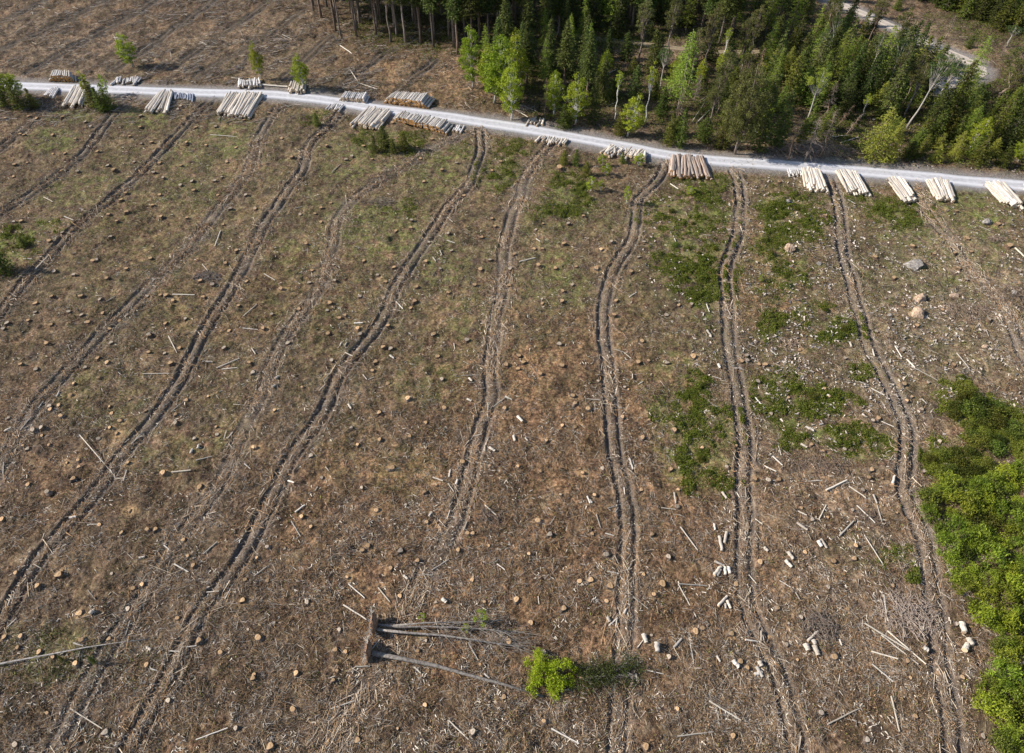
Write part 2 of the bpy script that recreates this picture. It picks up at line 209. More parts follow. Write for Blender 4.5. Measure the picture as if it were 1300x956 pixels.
bo(970,640,[(158,100,212,135,.17),(267,186,287,214,.24),(283,176,313,222,.16),(115,245,142,282,.22),(103,286,135,320,.22),(0,215,20,235,.2),(202,703,218,737,.3),(244,682,254,706,.25),(247,710,268,760,.28),(985,598,992,650,.33),(1015,678,1030,715,.3),(990,742,1006,706,.3),(788,722,813,740,.24),(375,680,385,712,.1),(215,687,270,636,.14)])
BO += [(1215,790,1222,800,.3)] if False else []
# boulders px,py,radius m, flatness, warm
BOULD = [(1002,317,1.5,1.0,1),(1161,336,1.9,.6,0),(1169,378,1.5,.6,1),(1165,397,1.7,.95,1),(1254,283,1.1,.8,0),(1000,258,.9,.7,0),(1212,374,.9,.6,1),(1288,372,.8,.7,0),(1040,335,.7,.7,0),(1130,400,.6,.7,0),(1250,440,.7,.6,1),(1176,402,.6,.5,0),(948,460,.5,.8,0),(941,468,.5,.8,0)]
# log piles: top-left, top-right, bottom-left, bottom-right, logs across, layers, kind, radius, where
PILES = [
 ((66,97),(97,98),(62,104),(98,105),13,4,'brown',.24,'stack of orange-ended logs above the road at far left'),
 ((146,100),(181,100),(143,107),(178,108),14,1,'grey',.25,'low pile above the road beside the dark bushes'),
 ((64,113),(76,113),(57,121),(70,124),6,1,'grey',.22,'small grey pile between the two leftmost bushes'),
 ((94,110),(116,109),(79,132),(106,134),13,2,'white',.24,'pale pile half hidden by the dark leftmost bushes'),
 ((203,117),(221,117),(183,139),(214,141),14,2,'white',.25,'narrow white pile left of the widest white pile'),
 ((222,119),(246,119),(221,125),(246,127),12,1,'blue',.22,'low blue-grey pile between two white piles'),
 ((289,119),(336,119),(274,143),(320,147),26,2,'white',.25,'widest white pile, left of the fourth track'),
 ((303,105),(332,104),(303,112),(332,113),12,2,'grey',.25,'grey pile above the road beside a slim birch'),
 ((369,107),(389,106),(366,116),(387,117),8,2,'white',.28,'small pale pile under the third lone birch'),
 ((435,117),(470,119),(430,124),(466,127),15,3,'grey',.24,'short grey stack above the bend of the road'),
 ((493,124),(553,127),(487,131),(544,139),26,4,'brown',.25,'long orange-ended stack above the road'),
 ((419,133),(439,134),(413,139),(434,141),9,1,'grey',.23,'small pile at the head of the fifth track'),
 ((463,138),(498,140),(446,157),(481,160),20,2,'white',.25,'pale long-log pile above the round dark spruces'),
 ((505,140),(575,155),(498,148),(566,166),32,3,'brown',.25,'long orange-ended stack below the road'),
 ((577,159),(590,161),(574,165),(586,168),5,1,'grey',.22,'few logs at the end of the long stack'),
 ((671,152),(691,154),(668,157),(689,160),9,1,'white',.24,'short pale pile above the road under birches'),
 ((687,173),(722,178),(683,179),(716,185),16,1,'white',.25,'low white row at the head of the eighth track'),
 ((771,185),(823,194),(766,193),(817,201),22,2,'white',.26,'white row above the bright green bushes'),
 ((851,198),(894,200),(849,222),(903,228),20,2,'red',.27,'big reddish pile in the middle of the road edge'),
 ((998,216),(1016,217),(1000,222),(1018,223),7,1,'grey',.24,'tiny grey pile left of the right-hand white piles'),
 ((1017,216),(1039,216),(1022,240),(1051,243),11,2,'white',.28,'first tall white pile on the right'),
 ((1061,218),(1087,218),(1075,244),(1102,245),12,2,'white',.28,'second white pile on the right, beside the track head'),
 ((1126,228),(1145,227),(1144,252),(1163,254),9,2,'white',.28,'third white pile on the right'),
 ((1174,229),(1204,229),(1186,252),(1211,254),13,2,'white',.27,'fourth white pile on the right'),
 ((1247,234),(1272,234),(1270,258),(1295,260),10,2,'white',.3,'fifth white pile, near the right edge'),
 ((1296,238),(1318,239),(1312,262),(1334,264),8,2,'white',.28,'pile cut by the right edge'),
]

# ------------------------------------------------------------------ mesh and object helpers
def mesh(name, V, Fc, mats=(), attrs=None, mi=None, smooth=False):
    V = np.asarray(V, np.float32); Fc = np.asarray(Fc, np.int32); m = bpy.data.meshes.new(name)
    k = Fc.shape[1]
    m.vertices.add(len(V)); m.vertices.foreach_set('co', V.ravel())
    m.loops.add(Fc.size); m.loops.foreach_set('vertex_index', Fc.ravel())
    m.polygons.add(len(Fc)); m.polygons.foreach_set('loop_start', np.arange(0, Fc.size, k, dtype=np.int32))
    if mi is not None: m.polygons.foreach_set('material_index', np.asarray(mi, np.int32))
    m.polygons.foreach_set('use_smooth', np.full(len(Fc), smooth))
    for a in mats: m.materials.append(a)
    for n, c in (attrs or {}).items():
        c = np.asarray(c, np.float32)
        if c.shape[1] == 3: c = np.hstack([c, np.ones((len(c), 1), np.float32)])
        at = m.attributes.new(n, 'FLOAT_COLOR', 'POINT'); at.data.foreach_set('color', c.ravel())
    m.update(calc_edges=True)
    return m
def ob(name, data, parent=None, loc=None, rot=None, scale=None, **kw):
    o = bpy.data.objects.new(name, data); C.objects.link(o)
    if parent: o.parent = parent
    if loc is not None: o.location = loc
    if rot is not None: o.rotation_euler = rot
    if scale is not None: o.scale = scale
    for k, v in kw.items(): o[k] = v
    return o
def cp(o, parent=None):
    c = o.copy(); C.objects.link(c); c.parent = parent
    for ch in list(o.children): cp(ch, c)
    return c
def unit(v): return v/np.maximum(np.linalg.norm(v, axis=-1, keepdims=True), 1e-9)
def tubes(P0, P1, R0, R1, n=3, caps=False):
    """many straight tapered sticks -> verts, quads"""
    P0 = np.asarray(P0, float); P1 = np.asarray(P1, float); N = len(P0)
    d = unit(P1-P0); a = np.where(np.abs(d[:,2:3]) > .9, [[1., 0, 0]], [[0, 0, 1.]])
    u = unit(np.cross(d, a)); v = np.cross(d, u)
    ang = np.arange(n)*2*np.pi/n; ca = np.cos(ang)[None,:,None]; sa = np.sin(ang)[None,:,None]
    ring = u[:,None,:]*ca+v[:,None,:]*sa
    R0 = np.broadcast_to(R0, N); R1 = np.broadcast_to(R1, N)
    V = np.concatenate([P0[:,None]+ring*R0[:,None,None], P1[:,None]+ring*R1[:,None,None]], 1).reshape(-1, 3)
    i = np.arange(n); j = (i+1) % n
    q = np.stack([i, j, j+n, i+n], 1)[None]+(np.arange(N)*2*n)[:,None,None]
    return V, q.reshape(-1, 4)
def path_tube(pts, rad, n=7):
    pts = np.asarray(pts, float); rad = np.asarray(rad, float); V = []; Fq = []
    for i, p in enumerate(pts):
        d = unit(pts[min(i+1, len(pts)-1)]-pts[max(i-1, 0)])
        a = np.array([1., 0, 0]) if abs(d[2]) > .8 else np.array([0, 0, 1.])
        u = unit(np.cross(d, a)); v = np.cross(d, u)
        for k in range(n):
            t = 2*np.pi*k/n; V.append(p+(u*math.cos(t)+v*math.sin(t))*rad[i])
    for i in range(len(pts)-1):
        for k in range(n): Fq.append((i*n+k, i*n+(k+1) % n, (i+1)*n+(k+1) % n, (i+1)*n+k))
    for e, s in ((0, 1), (len(pts)-1, 0)):
        V.append(pts[e]); c = len(V)-1
        for k in range(n):
            a, b = e*n+k, e*n+(k+1) % n
            Fq.append((c, b, a, a) if s else (c, a, b, b))
    return np.array(V), Fq
def polymesh(name, V, Fq, mats, mi=None, smooth=False, attrs=None):
    m = bpy.data.meshes.new(name); m.from_pydata([tuple(v) for v in V], [], [tuple(dict.fromkeys(f)) for f in Fq])
    for a in mats: m.materials.append(a)
    if mi is not None: m.polygons.foreach_set('material_index', np.asarray(mi, np.int32))
    m.polygons.foreach_set('use_smooth', np.full(len(m.polygons), smooth))
    for n, c in (attrs or {}).items():
        c = np.asarray(c, np.float32); c = np.hstack([c, np.ones((len(c), 1), np.float32)])
        at = m.attributes.new(n, 'FLOAT_COLOR', 'POINT'); at.data.foreach_set('color', c.ravel())
    m.update(); return m
def leaves(Cn, D, L, W, tint):
    """diamond leaf/needle-spray quads"""
    N = len(Cn); D = unit(D); s = unit(np.cross(D, rng.normal(size=(N, 3))+[0, 0, .6]))
    L = np.broadcast_to(L, N)[:,None]; W = np.broadcast_to(W, N)[:,None]
    V = np.stack([Cn-D*L*.5, Cn+s*W*.5+D*L*.05, Cn+D*L*.5, Cn-s*W*.5+D*L*.05], 1).reshape(-1, 3)
    Fq = np.arange(N*4).reshape(-1, 4)
    c = np.repeat(np.stack([tint, tint, tint], 1), 4, 0)
    return V, Fq, c

# ------------------------------------------------------------------ materials
class M_:
    def __init__(s, name, rough=.9):
        s.m = bpy.data.materials.new(name); s.m.use_nodes = True; s.t = s.m.node_tree; s.N = s.t.nodes; s.L = s.t.links
        s.b = s.N['Principled BSDF']; s.b.inputs['Roughness'].default_value = rough; s.b.inputs['Specular IOR Level'].default_value = .15
    def new(s, ty, **kw):
        n = s.N.new(ty)
        for k, v in kw.items(): setattr(n, k, v)
        return n
    def put(s, sock, v):
        if isinstance(v, bpy.types.NodeSocket): s.L.new(v, sock)
        elif isinstance(v, (tuple, list)) and sock.type == 'RGBA': sock.default_value = tuple(v)+(1,)
        else: sock.default_value = v
    def co(s): 
        if not hasattr(s, '_co'): s._co = s.new('ShaderNodeTexCoord').outputs['Object']
        return s._co
    def noise(s, sc, det=3, ro=.55, co=None, dist=0):
        n = s.new('ShaderNodeTexNoise'); s.put(n.inputs['Vector'], co or s.co()); n.inputs['Scale'].default_value = sc; n.inputs['Detail'].default_value = det; n.inputs['Roughness'].default_value = ro; n.inputs['Distortion'].default_value = dist
        return n.outputs['Fac']
    def mix(s, f, a, b, bl='MIX'):
        n = s.new('ShaderNodeMix', data_type='RGBA', blend_type=bl); s.put(n.inputs[0], f); s.put(n.inputs[6], a); s.put(n.inputs[7], b); return n.outputs[2]
    def math(s, op, a, b=0., cl=False):
        n = s.new('ShaderNodeMath', operation=op, use_clamp=cl); s.put(n.inputs[0], a); s.put(n.inputs[1], b); return n.outputs[0]
    def ramp(s, f, stops):
        n = s.new('ShaderNodeValToRGB'); e = n.color_ramp.elements
        while len(e) < len(stops): e.new(.5)
        for q, (p, c) in zip(e, stops): q.position = p; q.color = tuple(c)+(1,)
        s.put(n.inputs[0], f); return n.outputs[0]
    def rng(s, f, a, b, c=0., d=1.):
        n = s.new('ShaderNodeMapRange'); s.put(n.inputs[0], f); n.inputs[1].default_value = a; n.inputs[2].default_value = b; n.inputs[3].default_value = c; n.inputs[4].default_value = d; return n.outputs[0]
    def attr(s, nm):
        n = s.new('ShaderNodeAttribute', attribute_name=nm); return n
    def rand(s): return s.new('ShaderNodeObjectInfo').outputs['Random']
    def bump(s, h, st=.6, dist=.1):
        n = s.new('ShaderNodeBump'); n.inputs['Strength'].default_value = st; n.inputs['Distance'].default_value = dist; s.put(n.inputs['Height'], h); s.L.new(n.outputs[0], s.b.inputs['Normal'])
    def base(s, c): s.put(s.b.inputs['Base Color'], c); return s.m

def ground_material():
    m = M_('cut_over_ground', .95)
    A = m.attr('m1'); B = m.attr('m2')
    sa = m.new('ShaderNodeSeparateColor'); m.L.new(A.outputs['Color'], sa.inputs[0]); sb = m.new('ShaderNodeSeparateColor'); m.L.new(B.outputs['Color'], sb.inputs[0])
    rut, moss, mid = sa.outputs; warm, pale, floor = sb.outputs; saw = A.outputs['Alpha']; verge = B.outputs['Alpha']
    big = m.noise(.16, 5, .6); fine = m.noise(2.6, 5, .72); fine2 = m.noise(9., 4, .75); med = m.noise(.8, 4, .6)
    st = m.new('ShaderNodeMapping'); m.L.new(m.co(), st.inputs[0]); st.inputs['Scale'].default_value = (1, .3, 1); st.inputs['Rotation'].default_value = (0, 0, .5)
    strk = m.noise(5., 4, .7, st.outputs[0], 1.2)
    f = m.math('ADD', m.math('ADD', m.math('MULTIPLY', fine, .45), m.math('MULTIPLY', fine2, .35)), m.math('MULTIPLY', med, .2))
    base = m.ramp(f, [(.4, (.016, .009, .007)), (.47, (.085, .05, .032)), (.53, (.19, .12, .076)), (.59, (.46, .33, .235))])
    base = m.mix(m.rng(big, .4, .62), base, m.mix(.35, base, (.1, .078, .06)))
    base = m.mix(m.math('MULTIPLY', m.rng(med, .46, .6), .6), base, m.ramp(strk, [(.4, (.04, .03, .02)), (.52, (.15, .11, .075)), (.65, (.34, .26, .18))]))
    base = m.mix(m.math('MULTIPLY', warm, m.rng(med, .35, .6, .3, .9)), base, m.ramp(f, [(.4, (.02, .01, .007)), (.48, (.13, .067, .035)), (.59, (.48, .29, .165))]))
    base = m.mix(m.math('MULTIPLY', pale, m.rng(med, .38, .6, .25, .85)), base, m.ramp(f, [(.38, (.05, .035, .025)), (.47, (.19, .145, .105)), (.6, (.46, .37, .28))]))
    base = m.mix(1., base, m.ramp(m.noise(.11, 4, .65, None, .8), [(.38, (.62, .6, .6)), (.5, (.95, .95, .95)), (.62, (1.35, 1.3, 1.22))]), 'MULTIPLY')
    base = m.mix(1., base, m.ramp(m.noise(.42, 3, .6, None, 1.), [(.38, (.7, .69, .68)), (.6, (1.25, 1.22, 1.2))]), 'MULTIPLY')
    dk = m.noise(.3, 5, .7, None, .6); base = m.mix(m.rng(dk, .55, .63, 0, .75), base, m.ramp(f, [(.4, (.025, .018, .018)), (.52, (.075, .052, .045)), (.62, (.2, .15, .13))])); base = m.mix(m.rng(dk, .34, .42, .6, 0), base, m.ramp(f, [(.4, (.07, .05, .03)), (.5, (.26, .19, .12)), (.6, (.5, .4, .27))]))
    mo = m.math('MULTIPLY', moss, m.rng(m.noise(.55, 5, .65), .38, .6), True)
    base = m.mix(mo, base, m.ramp(f, [(.4, (.03, .037, .01)), (.5, (.135, .155, .04)), (.6, (.34, .34, .12))]))
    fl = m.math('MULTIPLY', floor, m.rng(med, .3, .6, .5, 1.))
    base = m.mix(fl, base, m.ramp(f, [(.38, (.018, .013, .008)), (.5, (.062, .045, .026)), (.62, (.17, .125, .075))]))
    base = m.mix(m.math('MULTIPLY', mid, m.rng(fine, .36, .62, .2, .95)), base, m.ramp(fine2, [(.37, (.055, .043, .035)), (.5, (.2, .16, .13)), (.63, (.46, .39, .33))]))
    base = m.mix(m.math('MULTIPLY', rut, .85), base, m.ramp(fine2, [(.37, (.045, .037, .032)), (.62, (.2, .17, .15))]))
    base = m.mix(m.math('MULTIPLY', saw, m.rng(fine, .35, .6, .35, 1.)), base, (.5, .33, .17))
    base = m.mix(m.math('MULTIPLY', verge, m.rng(fine, .3, .6, .45, 1.)), base, m.ramp(fine2, [(.35, (.12, .105, .1)), (.6, (.34, .32, .31))]))
    sp = m.rng(m.noise(14., 2, .6), .66, .7)
    base = m.mix(m.math('MULTIPLY', sp, .6), base, (.5, .43, .36))
    m.bump(m.math('ADD', f, m.math('MULTIPLY', strk, .5)), 1., .3)
    return m.base(base)
def gravel(name, dark, light):
    m = M_(name, .9); t = m.attr('m1'); s = m.new('ShaderNodeSeparateColor'); m.L.new(t.outputs['Color'], s.inputs[0])
    n = m.noise(1.1, 5, .7); n2 = m.noise(12, 3, .7)
    b = m.ramp(m.math('ADD', m.math('MULTIPLY', n, .6), m.math('MULTIPLY', n2, .4)), [(.36, dark), (.62, light)])
    b = m.mix(m.math('MULTIPLY', s.outputs[0], .7), b, tuple(min(.85, x*1.22) for x in light))
    b = m.mix(m.math('MULTIPLY', s.outputs[1], m.rng(n, .35, .6, .3, 1.)), b, tuple(x*.42 for x in dark))
    m.bump(n2, .5, .04); return m.base(b)
def foliage(name, a, b, hue=.3):
    m = M_(name, .55); t = m.attr('tint'); s = m.new('ShaderNodeSeparateColor'); m.L.new(t.outputs['Color'], s.inputs[0])
    r = m.rand(); c = m.mix(s.outputs[0], a, b)
    hs = m.new('ShaderNodeHueSaturation'); m.L.new(c, hs.inputs['Color']); m.put(hs.inputs['Hue'], m.rng(r, 0, 1, .5-.035*hue, .5+.035*hue)); m.put(hs.inputs['Value'], m.rng(m.math('FRACT', m.math('MULTIPLY', r, 7.3)), 0, 1, 1-.45*hue*2*.5, 1+.45*hue))
    c = hs.outputs[0]; m.put(m.b.inputs['Base Color'], c)
    tr = m.new('ShaderNodeBsdfTranslucent'); m.L.new(c, tr.inputs[0]); mx = m.new('ShaderNodeMixShader'); mx.inputs[0].default_value = .42
    m.L.new(m.b.outputs[0], mx.inputs[1]); m.L.new(tr.outputs[0], mx.inputs[2]); m.L.new(mx.outputs[0], m.N['Material Output'].inputs[0])
    return m.m
def bark(name, a, b, sc=6, stretch=.25, vary=.35):
    m = M_(name, .85); mp = m.new('ShaderNodeMapping'); m.L.new(m.co(), mp.inputs[0]); mp.inputs['Scale'].default_value = (1, 1, stretch)
    n = m.noise(sc, 4, .65, mp.outputs[0]); c = m.mix(m.rng(n, .35, .65), a, b)
    r = m.rand(); hs = m.new('ShaderNodeHueSaturation'); m.L.new(c, hs.inputs['Color']); m.put(hs.inputs['Value'], m.rng(r, 0, 1, 1-vary, 1+vary)); m.put(hs.inputs['Saturation'], m.rng(m.math('FRACT', m.math('MULTIPLY', r, 5.7)), 0, 1, .7, 1.25))
    m.bump(n, .5, .03); return m.base(hs.outputs[0])
def colattr(name, rough=.9):
    m = M_(name, rough); t = m.attr('col'); n = m.noise(8, 3, .6)
    return m.base(m.mix(1., t.outputs['Color'], m.rng(n, .3, .7, .7, 1.25), 'MULTIPLY'))
def plain(name, a, b, sc=4, rough=.85, bump=.3):
    m = M_(name, rough); n = m.noise(sc, 4, .65); m.bump(n, bump, .05); return m.base(m.mix(m.rng(n, .35, .65), a, b))
def cutface(name, a, b):
    m = M_(name, .8); w = m.new('ShaderNodeTexWave', wave_type='RINGS', rings_direction='Z'); m.L.new(m.co(), w.inputs[0]); w.inputs['Scale'].default_value = 9; w.inputs['Distortion'].default_value = 1.5
    c = m.mix(m.math('MULTIPLY', w.outputs['Fac'], .5), a, b); r = m.rand()
    hs = m.new('ShaderNodeHueSaturation'); m.L.new(c, hs.inputs['Color']); m.put(hs.inputs['Value'], m.rng(r, 0, 1, .65, 1.3)); return m.base(m.mix(1., hs.outputs[0], m.ramp(m.noise(5, 3, .7), [(.36, (.5, .45, .4)), (.5, (1., 1., 1.))]), 'MULTIPLY'))
MG = ground_material()
MROAD = gravel('road_gravel', (.3, .3, .32), (.5, .5, .53)); MROAD2 = gravel('sandy_road_gravel', (.3, .26, .22), (.46, .4, .34)); MPATH = gravel('forest_path_soil', (.16, .12, .08), (.27, .22, .15))
MSTICK = colattr('dead_branch_wood'); MGRASS = colattr('dry_grass')
BK = dict(white=bark('peeled_log_wood', (.34, .3, .26), (.68, .62, .55), vary=.36), grey=bark('grey_log_bark', (.36, .34, .34), (.62, .6, .59)), blue=bark('blue_grey_log_bark', (.16, .18, .23), (.34, .36, .42)), brown=bark('rough_log_bark', (.3, .27, .25), (.6, .56, .51)), red=bark('reddish_log_bark', (.17, .125, .1), (.46, .38, .33), vary=.5))  # blue entry: darker blue-grey bark for the low blue-grey pile
MEND = cutface('log_end_wood', (.46, .25, .09), (.34, .17, .06)); MEND_P = cutface('pale_log_end_wood', (.6, .45, .3), (.45, .32, .2))
MCUT = cutface('stump_cut_wood', (.56, .38, .22), (.36, .23, .12)); MCUTG = cutface('weathered_cut_wood', (.46, .39, .31), (.3, .25, .2))
MSTB = bark('stump_bark', (.06, .042, .032), (.2, .14, .1)); MBOLT = bark('bolt_bark', (.3, .26, .22), (.6, .55, .49), vary=.3); MPOLE = bark('dry_pole_wood', (.36, .32, .27), (.6, .55, .48), vary=.4)
MTRUNK = bark('spruce_trunk_bark', (.1, .075, .06), (.24, .19, .16)); MTRP = bark('pale_trunk_bark', (.3, .27, .24), (.5, .46, .42)); MBIRCH = bark('birch_trunk_bark', (.22, .2, .18), (.72, .7, .66), 3, 2.)
MDEAD = bark('dead_twig_bark', (.16, .11, .08), (.33, .26, .21)); MROCK = plain('granite', (.09, .08, .075), (.36, .33, .3), 3.2, .9, 1.); MROCKW = plain('warm_granite', (.2, .13, .09), (.5, .38, .28), 3.2, .9, 1.)
MSOIL = plain('root_soil', (.12, .07, .045), (.3, .19, .13), 3, .95, 1.)
FO = dict(spruce=foliage('dark_spruce_needles', (.036, .054, .016), (.15, .18, .042), .7), young=foliage('young_spruce_needles', (.045, .066, .013), (.2, .225, .038), .9), birch=foliage('spring_birch_leaves', (.15, .2, .016), (.4, .46, .045), .5), larch=foliage('larch_needles', (.13, .19, .025), (.34, .42, .06), .5), pine=foliage('pine_needles', (.05, .08, .025), (.15, .19, .06), .6),
 olive=foliage('olive_foliage', (.075, .08, .025), (.22, .22, .07), .5), gold=foliage('yellow_green_needles', (.17, .19, .03), (.46, .46, .08)), lime=foliage('lime_shrub_leaves', (.075, .115, .014), (.36, .42, .05), .6), low=foliage('low_shrub_leaves', (.055, .08, .012), (.23, .26, .04), .3), neon=foliage('vivid_bush_leaves', (.24, .33, .02), (.55, .64, .05)), bright=foliage('bright_spring_leaves', (.16, .22, .02), (.42, .48, .05)), brown=foliage('dry_brown_twigs', (.12, .075, .04), (.28, .18, .1)))

# ------------------------------------------------------------------ the ground sheet
stumps = [(a[0], a[1], a[2] if len(a) > 2 else 1.) for a in ST]
SXY = np.array([G(a[0], a[1]) for a in stumps])
def masks(x, y, f):
    n = .55+.9*(fbm(x, y, 6, 3, 21)-.25)
    moss = np.clip(np.maximum(blobs(x, y, MOSS), .9*blobs(x, y, [(b[0], b[1], b[2]*1.3, b[3]*1.3) for b in SHRUB]))*1.05+.12, 0, 1)
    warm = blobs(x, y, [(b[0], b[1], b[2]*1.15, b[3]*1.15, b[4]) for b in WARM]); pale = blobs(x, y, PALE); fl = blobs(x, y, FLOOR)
    px, py = to_px(x, y)
    D, S, A = linedist(x, y, RL, 16); side = (S.reshape(np.shape(x)) > 0)
    saw = np.zeros(np.shape(x))
    for (sx, sy), st in zip(SXY, stumps):
        if st[2] >= 1.2:
            ddx = x-sx-.15; m = (np.abs(ddx) < 1.6) & (np.abs(y-sy) < 1.6)
            if m.any(): saw[m] = np.maximum(saw[m], np.clip(1.4-np.hypot(ddx[m]*1., (y[m]-sy)*1.2)/(.62*st[2]), 0, 1))
    b = np.clip(f['mid']*.75+np.clip(f['brash']*.5, 0, .5)*(fbm(x, y, 2, 2, 30) > .5), 0, 1)
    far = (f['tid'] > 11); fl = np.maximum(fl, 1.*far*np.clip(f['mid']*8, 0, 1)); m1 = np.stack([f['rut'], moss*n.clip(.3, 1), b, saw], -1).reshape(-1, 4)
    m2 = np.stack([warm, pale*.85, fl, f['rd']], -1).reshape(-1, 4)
    return m1, m2
pys = np.arange(1012, -42, -1.3); ys = np.array([G(650, p)[1] for p in pys])
ys = np.concatenate([np.arange(-70, ys[0]-.5, 3.), ys, ys[-1]*np.geomspace(1.03, 14, 22)])
us = np.arange(-120, 1421, 1.3)-650; us = np.concatenate([-np.geomspace(9000, 800, 16), us, np.geomspace(800, 9000, 16)])
dep = np.array([depth(y) for y in ys])
X = us[None,:]*dep[:,None]/F; Y = np.repeat(ys[:,None], len(us), 1)
f = field(X, Y)
q = np.clip((420-np.hypot(X, Y))/150, 0, 1); Z = f['h']*q
m1, m2 = masks(X, Y, f)
nr, nc = X.shape; V = np.stack([X, Y, Z], -1).reshape(-1, 3)
idx = np.arange(nr*nc).reshape(nr, nc)
Q = np.stack([idx[:-1,:-1], idx[:-1,1:], idx[1:,1:], idx[1:,:-1]], -1).reshape(-1, 4)
tid = f['tid'].reshape(-1)[Q[:,0]]
LBL_T = {}
for k in range(-1, len(TL)):
    s = np.where(tid == k)[0]
    if not len(s): continue
    qq = Q[s]; u, inv = np.unique(qq, return_inverse=True)
    me = mesh('ground' if k < 0 else 'skid_trail', V[u], inv.reshape(-1, 4), [MG], dict(m1=m1[u], m2=m2[u]), smooth=True)
    ob('ground' if k < 0 else 'skid_trail', me, kind='structure')
del Q, V
def ribbon(name, L, w, mat, z=.05):
    n = len(L); t = unit(np.gradient(L, axis=0)); nrm = np.stack([-t[:,1], t[:,0]], 1)
    off = np.linspace(-1, 1, 15); V = []; A = []
    base = np.zeros(n)
    for i in range(n):
        for o in off:
            ww = w*(1+.12*(vnoise(L[i,0], L[i,1], 5, 40 if o < 0 else 41)-.5)*2)
            p = L[i]+nrm[i]*o*ww; e = abs(o)
            V.append((p[0], p[1], z+.06*(1-e*e)-(.1 if e > .99 else 0)))
            A.append((g_(np.array(e-.5), .16), np.clip((e-.72)/.28, 0, 1), 0))
    i = np.arange(n*15).reshape(n, 15)
    Q = np.stack([i[:-1,:-1], i[:-1,1:], i[1:,1:], i[1:,:-1]], -1).reshape(-1, 4)
    ob(name, mesh(name, V, Q, [mat], dict(m1=A), smooth=True), kind='structure')
ribbon('gravel_road', RL, 2.25, MROAD); ribbon('sandy_road', RL2, 2.1, MROAD2); ribbon('forest_path', PL, 1.4, MPATH)

# ------------------------------------------------------------------ stuff: slash, twigs, grass, low shrubs
def sample_blobs(n, B):
    a = np.array([b[2]*b[3] for b in B], float); k = rng.choice(len(B), n, p=a/a.sum()); b = np.array([b[:4] for b in B], float)[k]
    t = rng.uniform(0, 6.2832, n); q = rng.random(n)**.5*1.8; px, py = b[:,0]+b[:,2]*q*np.cos(t), b[:,1]+b[:,3]*q*np.sin(t)
    u = (px-650)/F; v = (478-py)/F; t = H/(s_-v*c_)
    return u*t, t*(c_+v*s_)
def sample_ground(n, near=1.0):
    """points spread over the seen ground"""
    px = rng.uniform(-60, 1360, n); py = 1000-(1035)*rng.random(n)**near
    u = (px-650)/F; v = (478-py)/F; t = H/(s_-v*c_)
    return u*t, t*(c_+v*s_)
def scatter_sticks(name, x, y, ln, rad, col, dirn=None, lift=.03, label=None):
    n = len(x); a = rng.uniform(0, 2*np.pi, n) if dirn is None else dirn
    f = field(x, y); z = f['h']+lift*rng.random(n)+rad*.5
    dx = np.cos(a)*ln*.5; dy = np.sin(a)*ln*.5; dz = rng.normal(0, .12, n)*ln*.5
    V, Q = tubes(np.stack([x-dx, y-dy, z-dz], 1), np.stack([x+dx, y+dy, z+dz], 1), rad, rad*.5, 3)
    ob(name, mesh(name, V, Q, [MSTICK], dict(col=np.repeat(col, 6, 0))), kind='stuff', label=label)
def woodcols(n, warm=.5, dark=.4):
    pal = np.array([(.42, .38, .34), (.3, .25, .2), (.52, .45, .36), (.22, .16, .12), (.1, .075, .055), (.36, .24, .14), (.6, .55, .48)])
    pr = np.array([.2, .17, .1, .2, dark*.4, warm*.3, .05]); pr /= pr.sum()
    return pal[rng.choice(len(pal), n, p=pr)]*rng.uniform(.7, 1.25, (n, 1))
# general slash
x, y = sample_ground(460000, 1.12)
d = fbm(x, y, 5, 3, 50); px, py = to_px(x, y); ff = field(x, y)
keep = (rng.random(len(x)) < np.clip((d-.36)*2.6+.08+ff['brash']*.2+ .25*blobs(x, y, PALE), 0, 1)) & (ff['rd'] < .3) & (rng.random(len(x)) > .8*blobs(x, y, [(b[0], b[1], b[2], b[3]) for b in SHRUB]))
x, y = x[keep], y[keep]; n = len(x)
scatter_sticks('branch_slash', x, y, rng.gamma(2.0, .24, n)+.15, rng.uniform(.01, .03, n), woodcols(n, 1.6, 1.1)*.95, lift=.12, label='loose broken twigs and brushwood littered over the cleared ground')
# brash mats in and along the trails
bx, by, ba = [], [], []
for i, L in enumerate(TL):
    t = unit(np.gradient(L, axis=0)); m = int(len(L)*2.0*60*TR_B[i]*(1 if L[:,1].mean() < 150 else .5)); k = rng.integers(0, len(L), m)
    off = rng.normal(0, 1.05, m); al = rng.uniform(-2, 2, m)
    bx.append(L[k,0]-t[k,1]*off+t[k,0]*al); by.append(L[k,1]+t[k,0]*off+t[k,1]*al); ba.append(np.arctan2(t[k,1], t[k,0])+rng.normal(0, .55, m)+(rng.random(m) < .18)*1.57)
x, y, a = map(np.concatenate, (bx, by, ba)); keep = fbm(x, y, 4, 2, 55) > .36+.12*rng.random(len(x)); x, y, a = x[keep], y[keep], a[keep]; n = len(x)
scatter_sticks('trail_brash', x, y, rng.gamma(2.5, .38, n)+.25, rng.uniform(.012, .042, n)*(1+.7*(rng.random(n) < .05)), woodcols(n, 1., .5)*[1.05, .98, .9], a, .15, 'crushed branches and bark lying in and along the skid trails')
# stony rubble on the right
x, y = sample_blobs(5200, [(1080,330,150,110),(1190,400,130,70),(1140,470,120,50),(1000,290,50,60)]); n = len(x); k = fbm(x, y, 3, 2, 66) > .47; x, y = x[k], y[k]; n = len(x)
scatter_sticks('rubble', x, y, rng.uniform(.12, .6, n), rng.uniform(.06, .2, n), np.array([(.4, .35, .31)])*rng.uniform(.5, 1.4, (n, 1)), None, .05, 'small grey and pinkish stones and clods between the right-hand tracks')
